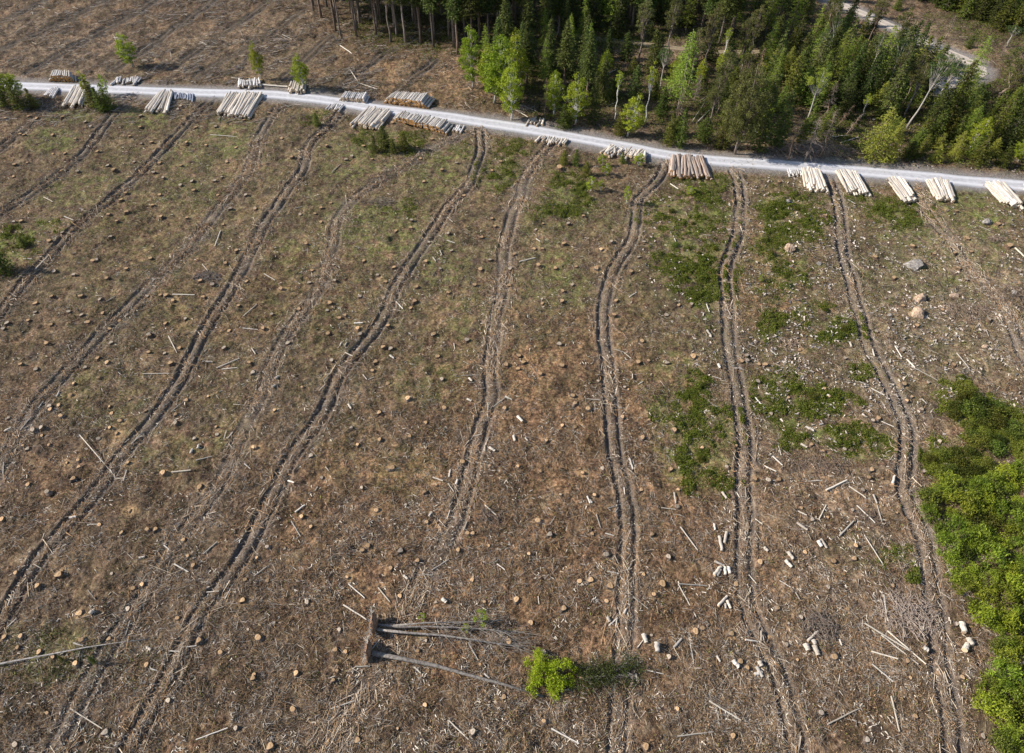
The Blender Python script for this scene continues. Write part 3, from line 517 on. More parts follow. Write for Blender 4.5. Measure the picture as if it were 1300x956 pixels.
# swept rows of brash on the far field
x, y = sample_blobs(52000, [(110,50,230,62),(300,50,130,60),(470,90,110,36)]); d = fbm(x*.86-y*.5, (x*.5+y*.86)*.35, 2.6, 3, 52); ff = field(x, y); k = (d > .5) & (ff['rd'] < .2) & (ff['rut'] < .3); x, y = x[k], y[k]; n = len(x)
scatter_sticks('far_brash', x, y, rng.gamma(2.4, .5, n)+.4, rng.uniform(.02, .06, n), woodcols(n, .8, .9), rng.normal(1.0, .7, n), .4, 'rows of branches swept together on the field above the road')
# pale chips and short offcuts
x, y = sample_ground(42000, 1.0); n = len(x); ok = (fbm(x, y, 2.2, 2, 60)+.18*field(x, y)['brash']+.08*blobs(x, y, PALE) > .6) & (y < 150); x, y = x[ok], y[ok]; n = len(x)
scatter_sticks('wood_chips', x, y, rng.uniform(.15, .55, n), rng.uniform(.03, .075, n), np.array([(.62, .55, .46)])*rng.uniform(.55, 1.15, (n, 1)), None, .08, 'pale wood chips and short splinters strewn over the ground')
# dry grass and moss tufts
x, y = sample_ground(800000, 1.05); ff = field(x, y); cl = fbm(x, y, 1.5, 3, 90); mo = blobs(x, y, MOSS); sh = blobs(x, y, SHRUB); wa = blobs(x, y, WARM)
keep = (ff['rd'] < .15) & (ff['rut'] < .35) & (rng.random(len(x)) < np.clip((cl-.42)*5.5, .08, 1)*np.clip(.75+.5*mo, 0, 1)); x, y = x[keep], y[keep]; cl = cl[keep]; mo, wa, h = mo[keep], wa[keep], ff['h'][keep]; n = len(x)
hh = rng.uniform(.08, .26, n)*(.6+2.6*np.clip(cl-.4, 0, .4)); D = np.stack([rng.normal(0, .8, n), rng.normal(0, .8, n), np.full(n, .6)], 1)
V, Q, _ = leaves(np.stack([x, y, h+hh*.35], 1), D, hh*1.9, rng.uniform(.025, .085, n), np.zeros(n))
g = (rng.random(n) < .12+.75*mo)[:,None]; wq = (rng.random(n) < .5*wa)[:,None]
col = np.where(g, [[.15, .16, .045]], np.where(wq, [[.21, .11, .055]], [[.22, .145, .088]]))*rng.choice([.3, .6, .9, 1.3, 1.9], (n, 1), p=[.2, .25, .25, .2, .1])
ob('grass', mesh('grass', V, Q, [MGRASS], dict(col=np.repeat(col, 4, 0))), kind='stuff', label='short dry grass and mossy tufts growing between the stumps')
# low shrub carpet
x, y = sample_blobs(900000, SHRUB); b = blobs(x, y, [(q_[0], q_[1], q_[2]*1.8, q_[3]*1.8)+tuple(q_[4:]) for q_ in SHRUB]); nn = .55*fbm(x, y, 1.6, 3, 44)+.45*fbm(x, y, 5, 2, 45)
ff = field(x, y); den = np.clip((b*.85-.68+4.8*(nn-.45))*1.1, 0, 1)*(.3+.7*vnoise(x, y, .9, 48)); keep = (rng.random(len(x)) < den) & (ff['rd'] < .2) & (ff['rut'] < .3); x, y = x[keep], y[keep]; n = len(x); den = den[keep]; nn = nn[keep]
px, py = to_px(x, y)
hh = np.clip((fbm(x, y, 1.1, 2, 47)-.3)*2, .12, 1)*(.25+.55*den); z = ff['h'][keep]+hh*rng.random(n)**.6
dd = np.stack([rng.normal(0, 1, n), rng.normal(0, 1, n), rng.uniform(.1, 1.1, n)], 1)
V, Q, c = leaves(np.stack([x, y, z], 1), dd, rng.uniform(.16, .36, n), rng.uniform(.08, .17, n), np.clip(rng.normal(.4, .25, n)+.3*(px > 1170)*(py > 480), 0, 1))
ob('low_shrubs', mesh('low_shrubs', V, Q, [FO['low']], dict(tint=c)), kind='stuff', label='low dark green heath and bramble carpet in patches on the cleared ground')
print('shrub leaves', n)

# ------------------------------------------------------------------ picture position in words
def pc(px, py): return round(px/13), round(py/9.56)
USED = {}
def where(px, py):
    a, b = pc(px, py); k = (a, b); USED[k] = USED.get(k, 0)+1
    return '%d%% across and %d%% down the photo' % k
def uniq(labels_px, maker):
    """labels with whole percentages, half ones where two would collide"""
    out = []; seen = set()
    for p in labels_px:
        k = '%d%% across and %d%% down the photo' % (round(p[0]/13), round(p[1]/9.56)); t = maker(p, k)
        if t in seen:
            k = '%.1f%% across and %.1f%% down the photo' % (p[0]/13, p[1]/9.56); t = maker(p, k)
        seen.add(t); out.append(t)
    return out

# ------------------------------------------------------------------ stumps
def stump_meshes(seed):
    r = random.Random(seed); n = 14; V = []; Fq = []
    lob = [r.uniform(0, 6.28) for _ in range(5)]
    def rad(t, k): return 1+k*sum(max(0, math.cos(t-l))**8 for l in lob)*.55+.05*math.sin(3*t+seed)
    lev = [(-.6, 1.25, .8), (0.02, 1.28, 1.1), (.28, 1.12, .8), (.95, 1., .5)]
    for z, s, k in lev:
        for i in range(n):
            t = 6.2832*i/n; rr = .225*s*rad(t, k); V.append((rr*math.cos(t), rr*math.sin(t), z*.32+(0.03*math.cos(t-seed) if z > .9 else 0)))
    for l in range(3):
        for i in range(n): a = l*n+i; b = l*n+(i+1) % n; Fq.append((a, b, b+n, a+n))
    bm_ = polymesh('bark', V, Fq, [MSTB], smooth=True)
    W = [(x, y, z) for x, y, z in V[3*n:]]; cx = (0, 0, .32*.95+.008)
    W2 = [(x*.93, y*.93, z+.008) for x, y, z in W]; Wt = W2+[cx]+W
    Fc = [(i, (i+1) % n, n) for i in range(n)]+[(n+1+i, n+1+(i+1) % n, (i+1) % n, i) for i in range(n)]
    return bm_, [tuple(v) for v in Wt], Fc
SM = []
for k in range(4):
    b_, W, Fc = stump_meshes(k); SM.append((b_, polymesh('cut_face', W, Fc, [MCUT]), polymesh('cut_face', W, Fc, [MCUTG])))
sh = hzs(SXY); order = sorted(range(len(stumps)), key=lambda i: -stumps[i][2]*stumps[i][1]**1.0)
seen_i = [i for i in order if stumps[i][1] < 950]; ind = set(seen_i[:296])
kinds = {}
for i in range(len(stumps)):
    g = rng.random(); kinds[i] = 'fresh' if (g < .7 or stumps[i][2] > 1.15) else 'grey'
def smk(i):
    big = stumps[i][2] >= 1.2
    base = ('large fresh orange stump amid sawdust' if big else 'pale tan cut stump') if kinds[i] == 'fresh' else 'weathered grey cut stump'
    return base
il = [i for i in order if i in ind]; labs = uniq([(stumps[i][0], stumps[i][1], i) for i in il], lambda p, k: smk(p[2])+', '+k)
rest = []
for i in order:
    if i in ind: continue
    rest.append(i)
for i, lab in zip(il, labs):
    v = SM[i % 4]; s = (1+(stumps[i][2]-1)*.6)*min(1.5, rng.lognormal(.03, .24))*(.82 if SXY[i,1] < 75 else 1); 
    o = ob('stump', None, None, (SXY[i,0], SXY[i,1], sh[i]+.05), (rng.uniform(-.05, .2), rng.normal(0, .07), rng.uniform(-.5, .5)), (s, s, s*rng.uniform(.7, 1.25)), label=lab, category='stump', group='cut stumps over the clearing')
    ob('bark', v[0], o); ob('cut_face', v[1] if kinds[i] == 'fresh' else v[2], o)
VV, QQ, MM = [], [], []; base = 0
for i in rest:
    v = SM[i % 4]; s = stumps[i][2]*rng.uniform(.85, 1.2)*1.2; a = rng.uniform(0, 6.28); ca, sa = math.cos(a), math.sin(a)
    for me, mi in ((v[0], 0), (v[1] if kinds[i] == 'fresh' else v[2], 1 if kinds[i] == 'fresh' else 2)):
        for q_ in me.vertices:
            c = q_.co; VV.append((SXY[i,0]+s*(c.x*ca-c.y*sa), SXY[i,1]+s*(c.x*sa+c.y*ca), sh[i]+s*c.z))
        for p in me.polygons: QQ.append([base+k for k in p.vertices]); MM.append(mi)
        base += len(me.vertices)
ob('small_stumps', polymesh('small_stumps', VV, QQ, [MSTB, MCUT, MCUTG], MM), kind='stuff', label='many small far cut stumps dotted over the upper clearing')

# ------------------------------------------------------------------ logs
def log_mesh(kind, seed, end, n=9):
    r = random.Random(seed); pts = []; rad = []
    for k in range(7):
        t = k/6; pts.append((r.gauss(0, .1), r.gauss(0, .1), t)); rad.append(1.08-.2*t+r.uniform(-.03, .03))
    V, Fq = path_tube([(0, 0, p[2]) for p in pts], rad, n); V = [(v[0]+pts[min(6, int(v[2]*6+.5))][0], v[1]+pts[min(6, int(v[2]*6+.5))][1], v[2]) for v in V]; mi = [0]*((len(pts)-1)*n)+[1]*(2*n)
    return polymesh('log', V, Fq, [BK.get(kind, None) or kind, end], mi)
def place_axis(o, p0, p1, r):
    p0 = np.array(p0, float); p1 = np.array(p1, float); d = p1-p0; L = np.linalg.norm(d); d = d/L
    o.location = tuple(p0); o.scale = (r, r, L)
    o.rotation_euler = (0, math.acos(max(-1, min(1, d[2]))), math.atan2(d[1], d[0]))
LM = {}
for kd in BK: LM[kd] = [log_mesh(kd, s, MEND if kd in ('brown', 'red') else MEND_P) for s in range(3)]
ORD = 'first second third fourth fifth sixth seventh eighth ninth tenth eleventh twelfth thirteenth fourteenth fifteenth sixteenth seventeenth eighteenth nineteenth twentieth'.split()
def ordw(i): 
    if i < 20: return ORD[i]
    t = {2: 'twenty', 3: 'thirty', 4: 'forty'}[(i+1)//10]; u = (i+1) % 10
    return t+'-'+ORD[u-1] if u else {3: 'thirtieth', 4: 'fortieth'}[(i+1)//10]
LOGS = []
for P in PILES:
    TLc, TRc, BLc, BRc, n, lay, kd, r, desc = P
    dy = {1: 1, 2: 2.5, 3: 4.5, 4: 5}[lay] if 'above the road' not in desc else -.5; a, b, c, d = [np.array(G(q_[0], q_[1]+dy)) for q_ in (TLc, TRc, BLc, BRc)]
    width = np.linalg.norm(b-a)
    zb = float(np.mean(hzs([a, b, c, d])))
    for k in range(lay):
        m = n-k if lay < 3 else int(n*(1-.09*k))
        for i in range(m):
            t = (i+.5+.5*(n-m))/n+rng.normal(0, .012 if lay < 3 else .004); rr = r*rng.uniform(.6, 1.2)
            t2 = t+rng.normal(0, .05 if (lay < 3 and n > 8) else .01)
            e0 = a+(b-a)*t; e1 = c+(d-c)*t2; dv = unit(e1-e0)
            e0 = e0+dv*rng.normal(0, .5 if lay < 3 else .2); e1 = e1+dv*rng.normal(0, .65 if lay < 3 else .16)
            z0 = zb+.06+r+k*r*1.72
            top = k == lay-1 or (lay < 3 and k == 1)
            LOGS.append(dict(p0=(e1[0], e1[1], z0+rng.normal(0, .03)), p1=(e0[0], e0[1], z0+rng.normal(0, .03)), r=rr, kd=kd, desc=desc, i=i, k=k, m=m, lay=lay, top=top, py=BLc[1], px=(TLc[0]+BLc[0])/2, sz=rr*1000/depth(e0[1])*(3 if top else 1), TR=TRc))
seenl = [l for l in LOGS if l['px'] < 1300]
ind = sorted(seenl, key=lambda l: -l['sz'])[:262]; ids = set(id(l) for l in ind)
lay_w = {1: '', 2: '', 3: '', 4: ''}
for l in ind:
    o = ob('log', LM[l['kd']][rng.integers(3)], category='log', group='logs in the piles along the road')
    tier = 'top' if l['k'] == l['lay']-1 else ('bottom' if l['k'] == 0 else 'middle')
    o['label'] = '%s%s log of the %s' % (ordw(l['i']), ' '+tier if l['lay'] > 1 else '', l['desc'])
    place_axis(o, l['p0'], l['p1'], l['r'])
VV, QQ, MM, base = [], [], [], 0; kl = list(BK)
for l in LOGS:
    if id(l) in ids: continue
    d = unit(np.array(l['p1'])-np.array(l['p0'])); u = unit(np.cross(d, [0, 0, 1])); v = np.cross(u, d); L = np.linalg.norm(np.array(l['p1'])-np.array(l['p0']))
    me = LM[l['kd']][rng.integers(3)]
    for q_ in me.vertices: VV.append(tuple(np.array(l['p0'])+u*q_.co.x*l['r']+v*q_.co.y*l['r']+d*q_.co.z*L))
    for p in me.polygons: QQ.append([base+k for k in p.vertices]); MM.append(kl.index(l['kd']) if p.material_index == 0 else (len(kl) if l['kd'] in ('brown', 'red') else len(kl)+1))
    base += len(me.vertices)
ob('lower_logs', polymesh('lower_logs', VV, QQ, [BK[k] for k in kl]+[MEND, MEND_P], MM), kind='stuff', label='remaining logs in the lower tiers of the roadside piles')

def ground_pole(name, px0, px1, r, mat_mesh, lab, cat, grp, lift=.0):
    a = G(*px0); b = G(*px1); za, zb_ = hzs([a, b]); mid_ = hz((a[0]+b[0])/2, (a[1]+b[1])/2); e = max(0, mid_-(za+zb_)/2)*.7
    o = ob(name, mat_mesh, label=lab, category=cat, group=grp); place_axis(o, (a[0], a[1], za+r+e+lift), (b[0], b[1], zb_+r+e+lift), r); return o
BM = [log_mesh(MBOLT, s, MEND_P, 11) for s in range(3)]; PM = [log_mesh(MPOLE, s, MEND_P, 6) for s in range(4)]
for t, b in enumerate(BO):
    L = math.hypot(b[2]-b[0], b[3]-b[1])
labs = uniq([((b[0]+b[2])/2, (b[1]+b[3])/2, b) for b in BO], lambda p, k: ('thick short' if p[2][4] > .21 else 'slim short')+' whitish cut bolt, '+k)
for b, lab in zip(BO, labs): ground_pole('cut_bolt', b[:2], b[2:4], b[4], BM[rng.integers(3)], lab, 'log', 'short cut bolts left lying')
def pl_lab(p, k):
    b = p[2]; a = math.degrees(math.atan2(-(b[3]-b[1]), b[2]-b[0])) % 180; L = math.hypot(b[2]-b[0], b[3]-b[1])
    o = 'level' if a < 20 or a > 160 else 'upright' if 70 < a < 110 else 'rising-right' if a < 90 else 'falling-right'
    return '%s dry pole lying %s, %s' % ('long' if L > 25 else 'short' if L < 12 else 'thin', o.replace('level', 'crosswise').replace('upright', 'lengthwise').replace('rising-right', 'slanting up right').replace('falling-right', 'slanting down right'), k)
labs = uniq([((b[0]+b[2])/2, (b[1]+b[3])/2, b) for b in PO], pl_lab)
for b, lab in zip(PO, labs): ground_pole('fallen_pole', b[:2], b[2:4], b[4]*.85, PM[rng.integers(4)], lab, 'pole', 'poles scattered over the clearing', .04)

# ------------------------------------------------------------------ boulders
def rock(seed):
    import bmesh
    bm = bmesh.new(); bmesh.ops.create_icosphere(bm, subdivisions=4, radius=1)
    r = np.random.default_rng(seed); pl = unit(r.normal(size=(16, 3)))
    for v in bm.verts:
        d = np.array(v.co); k = min(.7/max(.3, float(p@d)) if p@d > .3 else 9 for p in pl); k = min(k, 1.15)
        k *= 1+.09*(float(vnoise(d[0]*3+seed, d[1]*3+d[2]*2, .6, seed))-.5)*2; v.co = d*k
    m = bpy.data.meshes.new('boulder'); bm.to_mesh(m); bm.free()
    for p in m.polygons: p.use_smooth = False
    return m
for i, (px, py, r, fl, w) in enumerate(BOULD):
    m = rock(i+3); m.materials.append(MROCKW if w else MROCK); x, y = G(px, py)
    ob('boulder', m, loc=(x, y, hz(x, y)+r*fl*.2), rot=(rng.uniform(-.3, .3), rng.uniform(-.3, .3), rng.uniform(0, 6)), scale=(r*.9, r*.7, r*fl*.75), category='boulder', group='boulders on the right of the clearing',
       label='%s %s boulder, %d%% across and %d%% down the photo' % ('large' if r > 1.3 else 'small', 'warm buff' if w else 'grey', round(px/13), round(py/9.56)))

# ------------------------------------------------------------------ trees
def trunk_mesh(h, r, mat, seed, top=.12, lean=.02, stubs=0, sb=(0, 0), limbs=()):
    r_ = random.Random(seed); k = 7; pts = [(r_.gauss(0, lean)*h*.3*(i > 0), r_.gauss(0, lean)*h*.3*(i > 0), -.3+(h+.3)*i/k) for i in range(k+1)]
    rad = [r*(1.25 if i == 0 else 1)*(1-(1-top)*(i/k)) for i in range(k+1)]
    V, Fq = path_tube(pts, rad, 7); V = list(V)
    A, B, RA = [], [], []
    for i in range(stubs):
        z = r_.uniform(*sb); a = r_.uniform(0, 6.28); l = r_.uniform(.4, 1.5); A.append((0, 0, z)); B.append((l*math.cos(a), l*math.sin(a), z-l*.15)); RA.append(.03)
    for p0, p1, rr in limbs: A.append(p0); B.append(p1); RA.append(rr)
    if A:
        v, q_ = tubes(A, B, np.array(RA), np.array(RA)*.35, 4); off = len(V); V += [tuple(t) for t in v]; Fq += [tuple(int(off+k_) for k_ in f_) for f_ in q_]
    return polymesh('trunk', V, Fq, [mat], smooth=True)
def conifer(name, h, r, cb, seed, mat, tmat, step=.38, leaf=(.5, .2), droop=.25, power=.8, gaps=.1, tr=.012, sparse=1.0, stubs=0):
    g = np.random.default_rng(seed); Cn, D, Tn = [], [], []; lim = []
    z = cb
    while z < h*.985:
        t = (z-cb)/(h-cb); L0 = r*((1-t)**power)*(1 if t > .12 else .7+.3*t/.12)+.18
        nb = g.integers(7, 10); a0 = g.uniform(0, 6.28)
        for b in range(nb):
            if g.random() < gaps: continue
            a = a0+b*6.2832/nb+g.normal(0, .2); L = L0*g.uniform(.6, 1.18); zz = z+g.normal(0, .12)
            if g.random() < .25: lim.append(((0, 0, zz), (L*.8*math.cos(a), L*.8*math.sin(a), zz-droop*L*.7), .03+.006*L))
            m = max(2, int(L/.3*sparse)); s = (np.arange(m)+g.random(m))/m*.9+.12
            for q_ in range(2):
                lat = g.normal(0, .16, m)*(1+L*.25); zdr = zz-droop*L*s**1.6+(.12*L*s**3)
                Cn.append(np.stack([L*s*math.cos(a)-lat*math.sin(a), L*s*math.sin(a)+lat*math.cos(a), zdr-g.uniform(0, .22, m)], 1))
                da = a+g.normal(0, .7, m); D.append(np.stack([np.cos(da), np.sin(da), g.uniform(-.65, .25, m)], 1)); Tn.append(np.clip(g.normal(.42, .22, m)+.12*(q_ == 0), 0, 1))
        z += step*g.uniform(.75, 1.25)
    n = 6; Cn.append(np.stack([np.zeros(n), np.zeros(n), np.linspace(h-.5, h+.1, n)], 1)); D.append(np.tile([[.1, 0, 1]], (n, 1))); Tn.append(np.full(n, .6))
    Cn, D, Tn = np.vstack(Cn), np.vstack(D), np.concatenate(Tn); N = len(Cn)
    V, Q, c = leaves(Cn, D, leaf[0]*g.uniform(.6, 1.4, N), leaf[1]*g.uniform(.6, 1.5, N), Tn)
    return dict(h=h, r=r, trunk=trunk_mesh(h*.97, h*tr+.04, tmat, seed, stubs=stubs, sb=(h*.12, cb+1), limbs=lim, lean=.01), crown=mesh('crown', V, Q, [mat], dict(tint=c)))
def broad(name, h, r, cb, seed, mat, tmat, ncl=70, per=60, leaf=(.2, .15), cl=.55, shape=1., tr=.011, stems=1, droop=0.):
    g = np.random.default_rng(seed); cen = []; lim = []
    while len(cen) < ncl:
        p = g.uniform(-1, 1, 3); rr = np.hypot(p[0], p[1]); zz = p[2]
        w = math.sqrt(max(0, 1-zz*zz))*(1 if zz < 0 else (1-zz*.35*shape))
        if rr > w or (rr < w*.35 and g.random() < .6): continue
        cen.append((p[0]*r, p[1]*r, cb+(h-cb)*(.5+.5*zz)))
    cen = np.array(cen)
    for c in cen[::2]:
        k = g.uniform(.45, .8); lim.append(((0, 0, max(cb*.8, c[2]*k-.3)), tuple(c), .02+.003*h))
    m = len(cen)*per; ci = np.repeat(np.arange(len(cen)), per); cr = (cl*g.uniform(.6, 1.35, len(cen)))[ci]
    P = cen[ci]+unit(g.normal(size=(m, 3)))*(g.random((m, 1))**.5)*cr[:,None]*[1, 1, .8]; P[:,2] -= droop*g.random(m)
    tint = np.clip(g.normal(.45, .15, len(cen))[ci]+g.normal(0, .2, m), 0, 1)
    V, Q, c = leaves(P, g.normal(size=(m, 3))+[0, 0, -.3], leaf[0]*g.uniform(.6, 1.4, m), leaf[1]*g.uniform(.6, 1.4, m), tint)
    return dict(h=h, r=r, trunk=trunk_mesh(h*.93, h*tr+.03, tmat, seed, limbs=lim, lean=.03), crown=mesh('crown', V, Q, [mat], dict(tint=c)))
def bare(h, seed, mat, n=70, r=1.6):
    g = np.random.default_rng(seed); A, B, RR = [], [], []
    for i in range(n):
        z = g.uniform(h*.2, h*.97); a = g.uniform(0, 6.28); L = r*(1.1-z/h)*g.uniform(.6, 1.3)+.2; e = (L*math.cos(a), L*math.sin(a), z-L*g.uniform(-.1, .5)); A.append((0, 0, z)); B.append(e); RR.append(.03)
        for k in range(4):
            s = g.uniform(.3, 1); p = tuple(np.array((0, 0, z))*(1-s)+np.array(e)*s); A.append(p); B.append(tuple(np.array(p)+g.normal(0, .28, 3))); RR.append(.014)
    V, Q = tubes(A, B, np.array(RR), np.array(RR)*.4, 3)
    return dict(h=h, r=r, trunk=trunk_mesh(h, h*.011+.03, mat, seed, lean=.03), crown=mesh('branches', V, Q, [mat]))
TV = {
 'tall': [conifer('t', 27, 2.9, 10.5, s, FO['spruce'], MTRUNK, .42, (.62, .26), .35, .7, stubs=26) for s in (1, 2, 3)],
 'young': [conifer('y', 10, 2.3, .5, s, FO['young'], MTRUNK, .34, (.46, .22), .18, (.62, .75, .55)[s-11], gaps=.2) for s in (11, 12, 13)],
 'spruce': [conifer('s', 14, 2.7, 1.0, s, FO['spruce'], MTRUNK, .38, (.52, .24), .3, (.7, .6, .8)[s-21], gaps=.2) for s in (21, 22, 23)],
 'larch': [conifer('l', 18, 3.9, 4.0, s, FO['larch'], MTRUNK, .5, (.34, .17), .2, .75, .28, sparse=1.15) for s in (31, 32)],
 'gold': [conifer('g', 13, 4.2, .6, s, FO['gold'], MTRUNK, .46, (.42, .2), .12, .75, .22, sparse=1.1) for s in (35,)],
 'pine': [broad('p', 18, 2.9, 11.5, s, FO['pine'], MTRP, 46, 60, (.3, .12), .6) for s in (41, 42, 43)],
 'limepine': [broad('p', 16, 3.1, 9, s, FO['larch'], MTRP, 46, 55, (.28, .13), .6) for s in (45,)],
 'birch': [broad('b', 13, 2.5, 1.7, s, FO['birch'], MBIRCH, 125, 52, (.25, .17), .62, 2.2) for s in (51, 52, 53)],
 'slim': [broad('b', 15, 1.3, 9.0, s, FO['birch'], MBIRCH, 26, 50, (.22, .15), .5, 1.) for s in (55, 56)],
 'olive': [broad('o', 22, 4.8, 3, s, FO['olive'], MTRUNK, 190, 80, (.34, .2), .85, 1.3, droop=.7) for s in (61,)],
 'pinetall': [broad('p', 22, 2.3, 9.5, s, FO['olive'], MTRUNK, 60, 60, (.32, .15), .7, 1.4) for s in (63, 64)],
 'dead': [bare(9, s, MDEAD) for s in (71, 72)],
 'sapling': [broad('s', 5, 1.0, .5, s, FO['birch'], MBIRCH, 26, 50, (.17, .12), .34, 1.3) for s in (81, 82)],
}
NAMES = dict(tall='spruce_tree', young='young_spruce', spruce='spruce_tree', larch='larch_tree', gold='young_conifer', pine='pine_tree', limepine='pine_tree', birch='birch_tree', slim='birch_tree', olive='spruce_tree', pinetall='pine_tree', dead='dead_tree', sapling='birch_sapling')
CATS = dict(tall='spruce', young='young spruce', spruce='spruce', larch='larch', gold='conifer', pine='pine', limepine='pine', birch='birch', slim='birch', olive='spruce', pinetall='pine', dead='dead tree', sapling='sapling')
def plant(kind, x, y, h, r, label, tilt=(0, 0), group=None, z=None):
    v = TV[kind][rng.integers(len(TV[kind]))]
    o = ob(NAMES[kind], None, loc=(x, y, (hz(x, y) if z is None else z)-.05), rot=(tilt[0], tilt[1], rng.uniform(0, 6.28) if tilt == (0, 0) else 0), scale=(r/v['r'], r/v['r'], h/v['h']), label=label, category=CATS[kind])
    if group: o['group'] = group
    ob('trunk', v['trunk'], o); ob('branches' if kind == 'dead' else 'crown', v['crown'], o)
    return o
# trees one can point to: kind, base px, top y, crown width px, label, tilt
TREES = [
 ('birch',168,84,38,24,'lone lime birch standing in the upper left slash'),
 ('birch',332,101,52,17,'slender lime birch above the road beside the widest log pile'),
 ('birch',386,114,67,22,'third lone birch from the left, just above the road'),
 ('birch',14,130,82,30,'lime birch rising from the leftmost dark bushes'),
 ('birch',30,127,92,14,'thin lime birch beside the leftmost birch clump'),
 ('sapling',116,124,87,12,'lime birch sapling left in the dark bush clump'),
 ('sapling',138,120,87,8,'thin lime sapling right in the dark bush clump'),
 ('young',8,137,104,24,'dark spruce at the very left edge below the road'),
 ('young',28,140,108,22,'dark spruce, second from the left edge below road'),
 ('young',45,137,112,18,'dark spruce right in the leftmost road bushes'),
 ('young',122,136,99,24,'dark spruce, left half of the pair by the road'),
 ('young',140,139,104,22,'dark spruce, right half of the pair by the road'),
 ('young',131,141,111,20,'low dark spruce in front of the roadside pair'),
 ('birch',600,112,28,32,'birch with high lime crown left of the birch cluster'),
 ('birch',620,118,55,30,'birch inside the lime cluster at the forest corner'),
 ('birch',628,132,32,48,'broad lime birch with leaning white trunk at forest corner'),
 ('birch',641,135,64,34,'lime birch low in the cluster beside the road'),
 ('birch',649,152,66,32,'lime birch closest to the road in the cluster'),
 ('birch',655,120,36,34,'darker lime birch behind the roadside cluster'),
 ('dead',692,152,98,12,'bare brown sapling between the two birch groups'),
 ('birch',703,147,86,28,'left birch of the bright roadside pair'),
 ('birch',730,158,90,34,'right and brightest birch of the roadside pair'),
 ('young',716,162,132,26,'dark spruce under the bright birch pair'),
 ('spruce',752,157,88,20,'dark spruce right of the bright birch pair'),
 ('birch',797,172,112,32,'short lime birch with leaning stem close to road'),
 ('young',786,171,142,20,'small dark spruce beside the short lime birch'),
 ('slim',819,155,78,13,'thin white-stemmed birch with small high crown'),
 ('pine',838,112,57,22,'round-crowned olive pine left of the great larch'),
 ('larch',861,140,36,54,'great lime larch in the middle of the wood edge'),
 ('larch',850,120,62,24,'smaller lime larch leaning against the great one'),
 ('young',848,184,142,20,'left bushy spruce below the great larch'),
 ('young',862,186,138,22,'right bushy lime-tipped spruce below the great larch'),
 ('young',893,178,148,26,'dark bushy spruce between larch and olive tree'),
 ('young',915,186,152,24,'low dark spruce left of the large olive tree'),
 ('olive',933,195,70,58,'large dull olive conifer above the road'),
 ('pinetall',925,180,50,24,'grey-green tree top behind the large olive conifer'),
 ('spruce',962,190,88,30,'dark spruce on the right flank of the olive conifer'),
 ('spruce',985,186,110,28,'dark spruce left of the bare brushwood'),
 ('dead',1000,203,150,30,'bare twiggy tree above the road, left one'),
 ('dead',1022,205,148,34,'bare twiggy tree above the road, middle one'),
 ('dead',1040,200,138,28,'bare twiggy tree above the road, right one'),
 ('gold',1107,202,134,54,'broad yellow-green conifer close to the road'),
 ('gold',1128,204,160,30,'low yellow-green conifer right of the broad one'),
 ('limepine',1025,152,84,36,'lime pine with fanned crown and brown stem'),
 ('larch',1052,112,33,30,'pale ragged larch left of the tall lime larch'),
 ('larch',1107,112,28,40,'tall lime larch below the sandy road'),
 ('pine',1125,112,48,32,'pine with grey crown and visible pale stem'),
 ('pine',1151,163,58,38,'leaning pine with the longest bare white stem'),
 ('pine',1180,142,66,24,'second leaning pine right of the white-stemmed one'),
 ('larch',1222,118,42,38,'broad green larch beside the sandy road bend'),
 ('pinetall',1268,128,54,38,'ragged pine right of the sandy road bend'),
 ('slim',1092,152,120,12,'lime birch sapling above the yellow-green conifer'),
 ('birch',1231,188,142,26,'lime birch with slanting pale stem at far right'),
 ('birch',1293,205,170,26,'lime birch at the right edge above the road'),
 ('dead',1062,160,128,12,'leaning dead stem in the brushwood, left'),
 ('dead',1072,172,140,12,'leaning dead stem in the brushwood, right'),
 ('pine',1277,60,32,20,'small pale tree at the top right clearing'),
 ('young',488,186,158,22,'rounded dark spruce below the long log pile'),
 ('young',513,190,166,20,'squat dark spruce right of the rounded one'),
 ('young',476,192,170,12,'small dark spruce left of the rounded one'),
 ('young',500,193,176,14,'low dark spruce between the squat and rounded ones'),
 ('young',403,160,143,12,'tiny dark spruce at the head of the fifth track'),
 ('sapling',769,222,206,15,'bright sapling bush right of centre under the road'),
 ('sapling',810,210,193,15,'bright sapling bush under the white log row'),
 ('sapling',764,210,195,12,'lime sapling between the bright bushes'),
 ('sapling',750,242,222,13,'lime sapling low in the bright bush group'),
 ('sapling',762,243,227,10,'thin lime sapling lowest in the bright group'),
 ('sapling',795,259,230,10,'thin green sapling left of the ninth track'),
 ('young',716,208,190,14,'small dark spruce left of the bright bushes'),
 ('young',731,210,190,13,'small dark spruce second left of the bright bushes'),
 ('young',744,222,203,15,'small mid-green spruce beside the bright bushes'),
 ('young',790,206,192,12,'small spruce beneath the white log row'),
 ('sapling',876,247,235,12,'bright sapling below the reddish log pile'),
 ('young',6,345,306,34,'dark bush at the left edge of the slash'),
 ('young',30,312,300,14,'small dark bush near the left edge'),
 ('sapling',965,357,347,8,'tiny bright sapling right of the tenth track'),
]
TZ = hzs([G(t[1], t[2]) for t in TREES])
for t, z in zip(TREES, TZ):
    kind, bx, by, ty, w, lab = t; x, y = G(bx, by); h = top_height(bx, by, ty); r = w*.5/F*depth(y, h*.5)
    tilt = (0, 0)
    if 'leaning' in lab or 'slanting' in lab: tilt = (rng.uniform(-.05, .05), .13 if 'dead' not in lab else .4)
    plant(kind, x, y, max(1., h*(.95 if tilt != (0, 0) else 1)), r, lab, tilt, z=z)
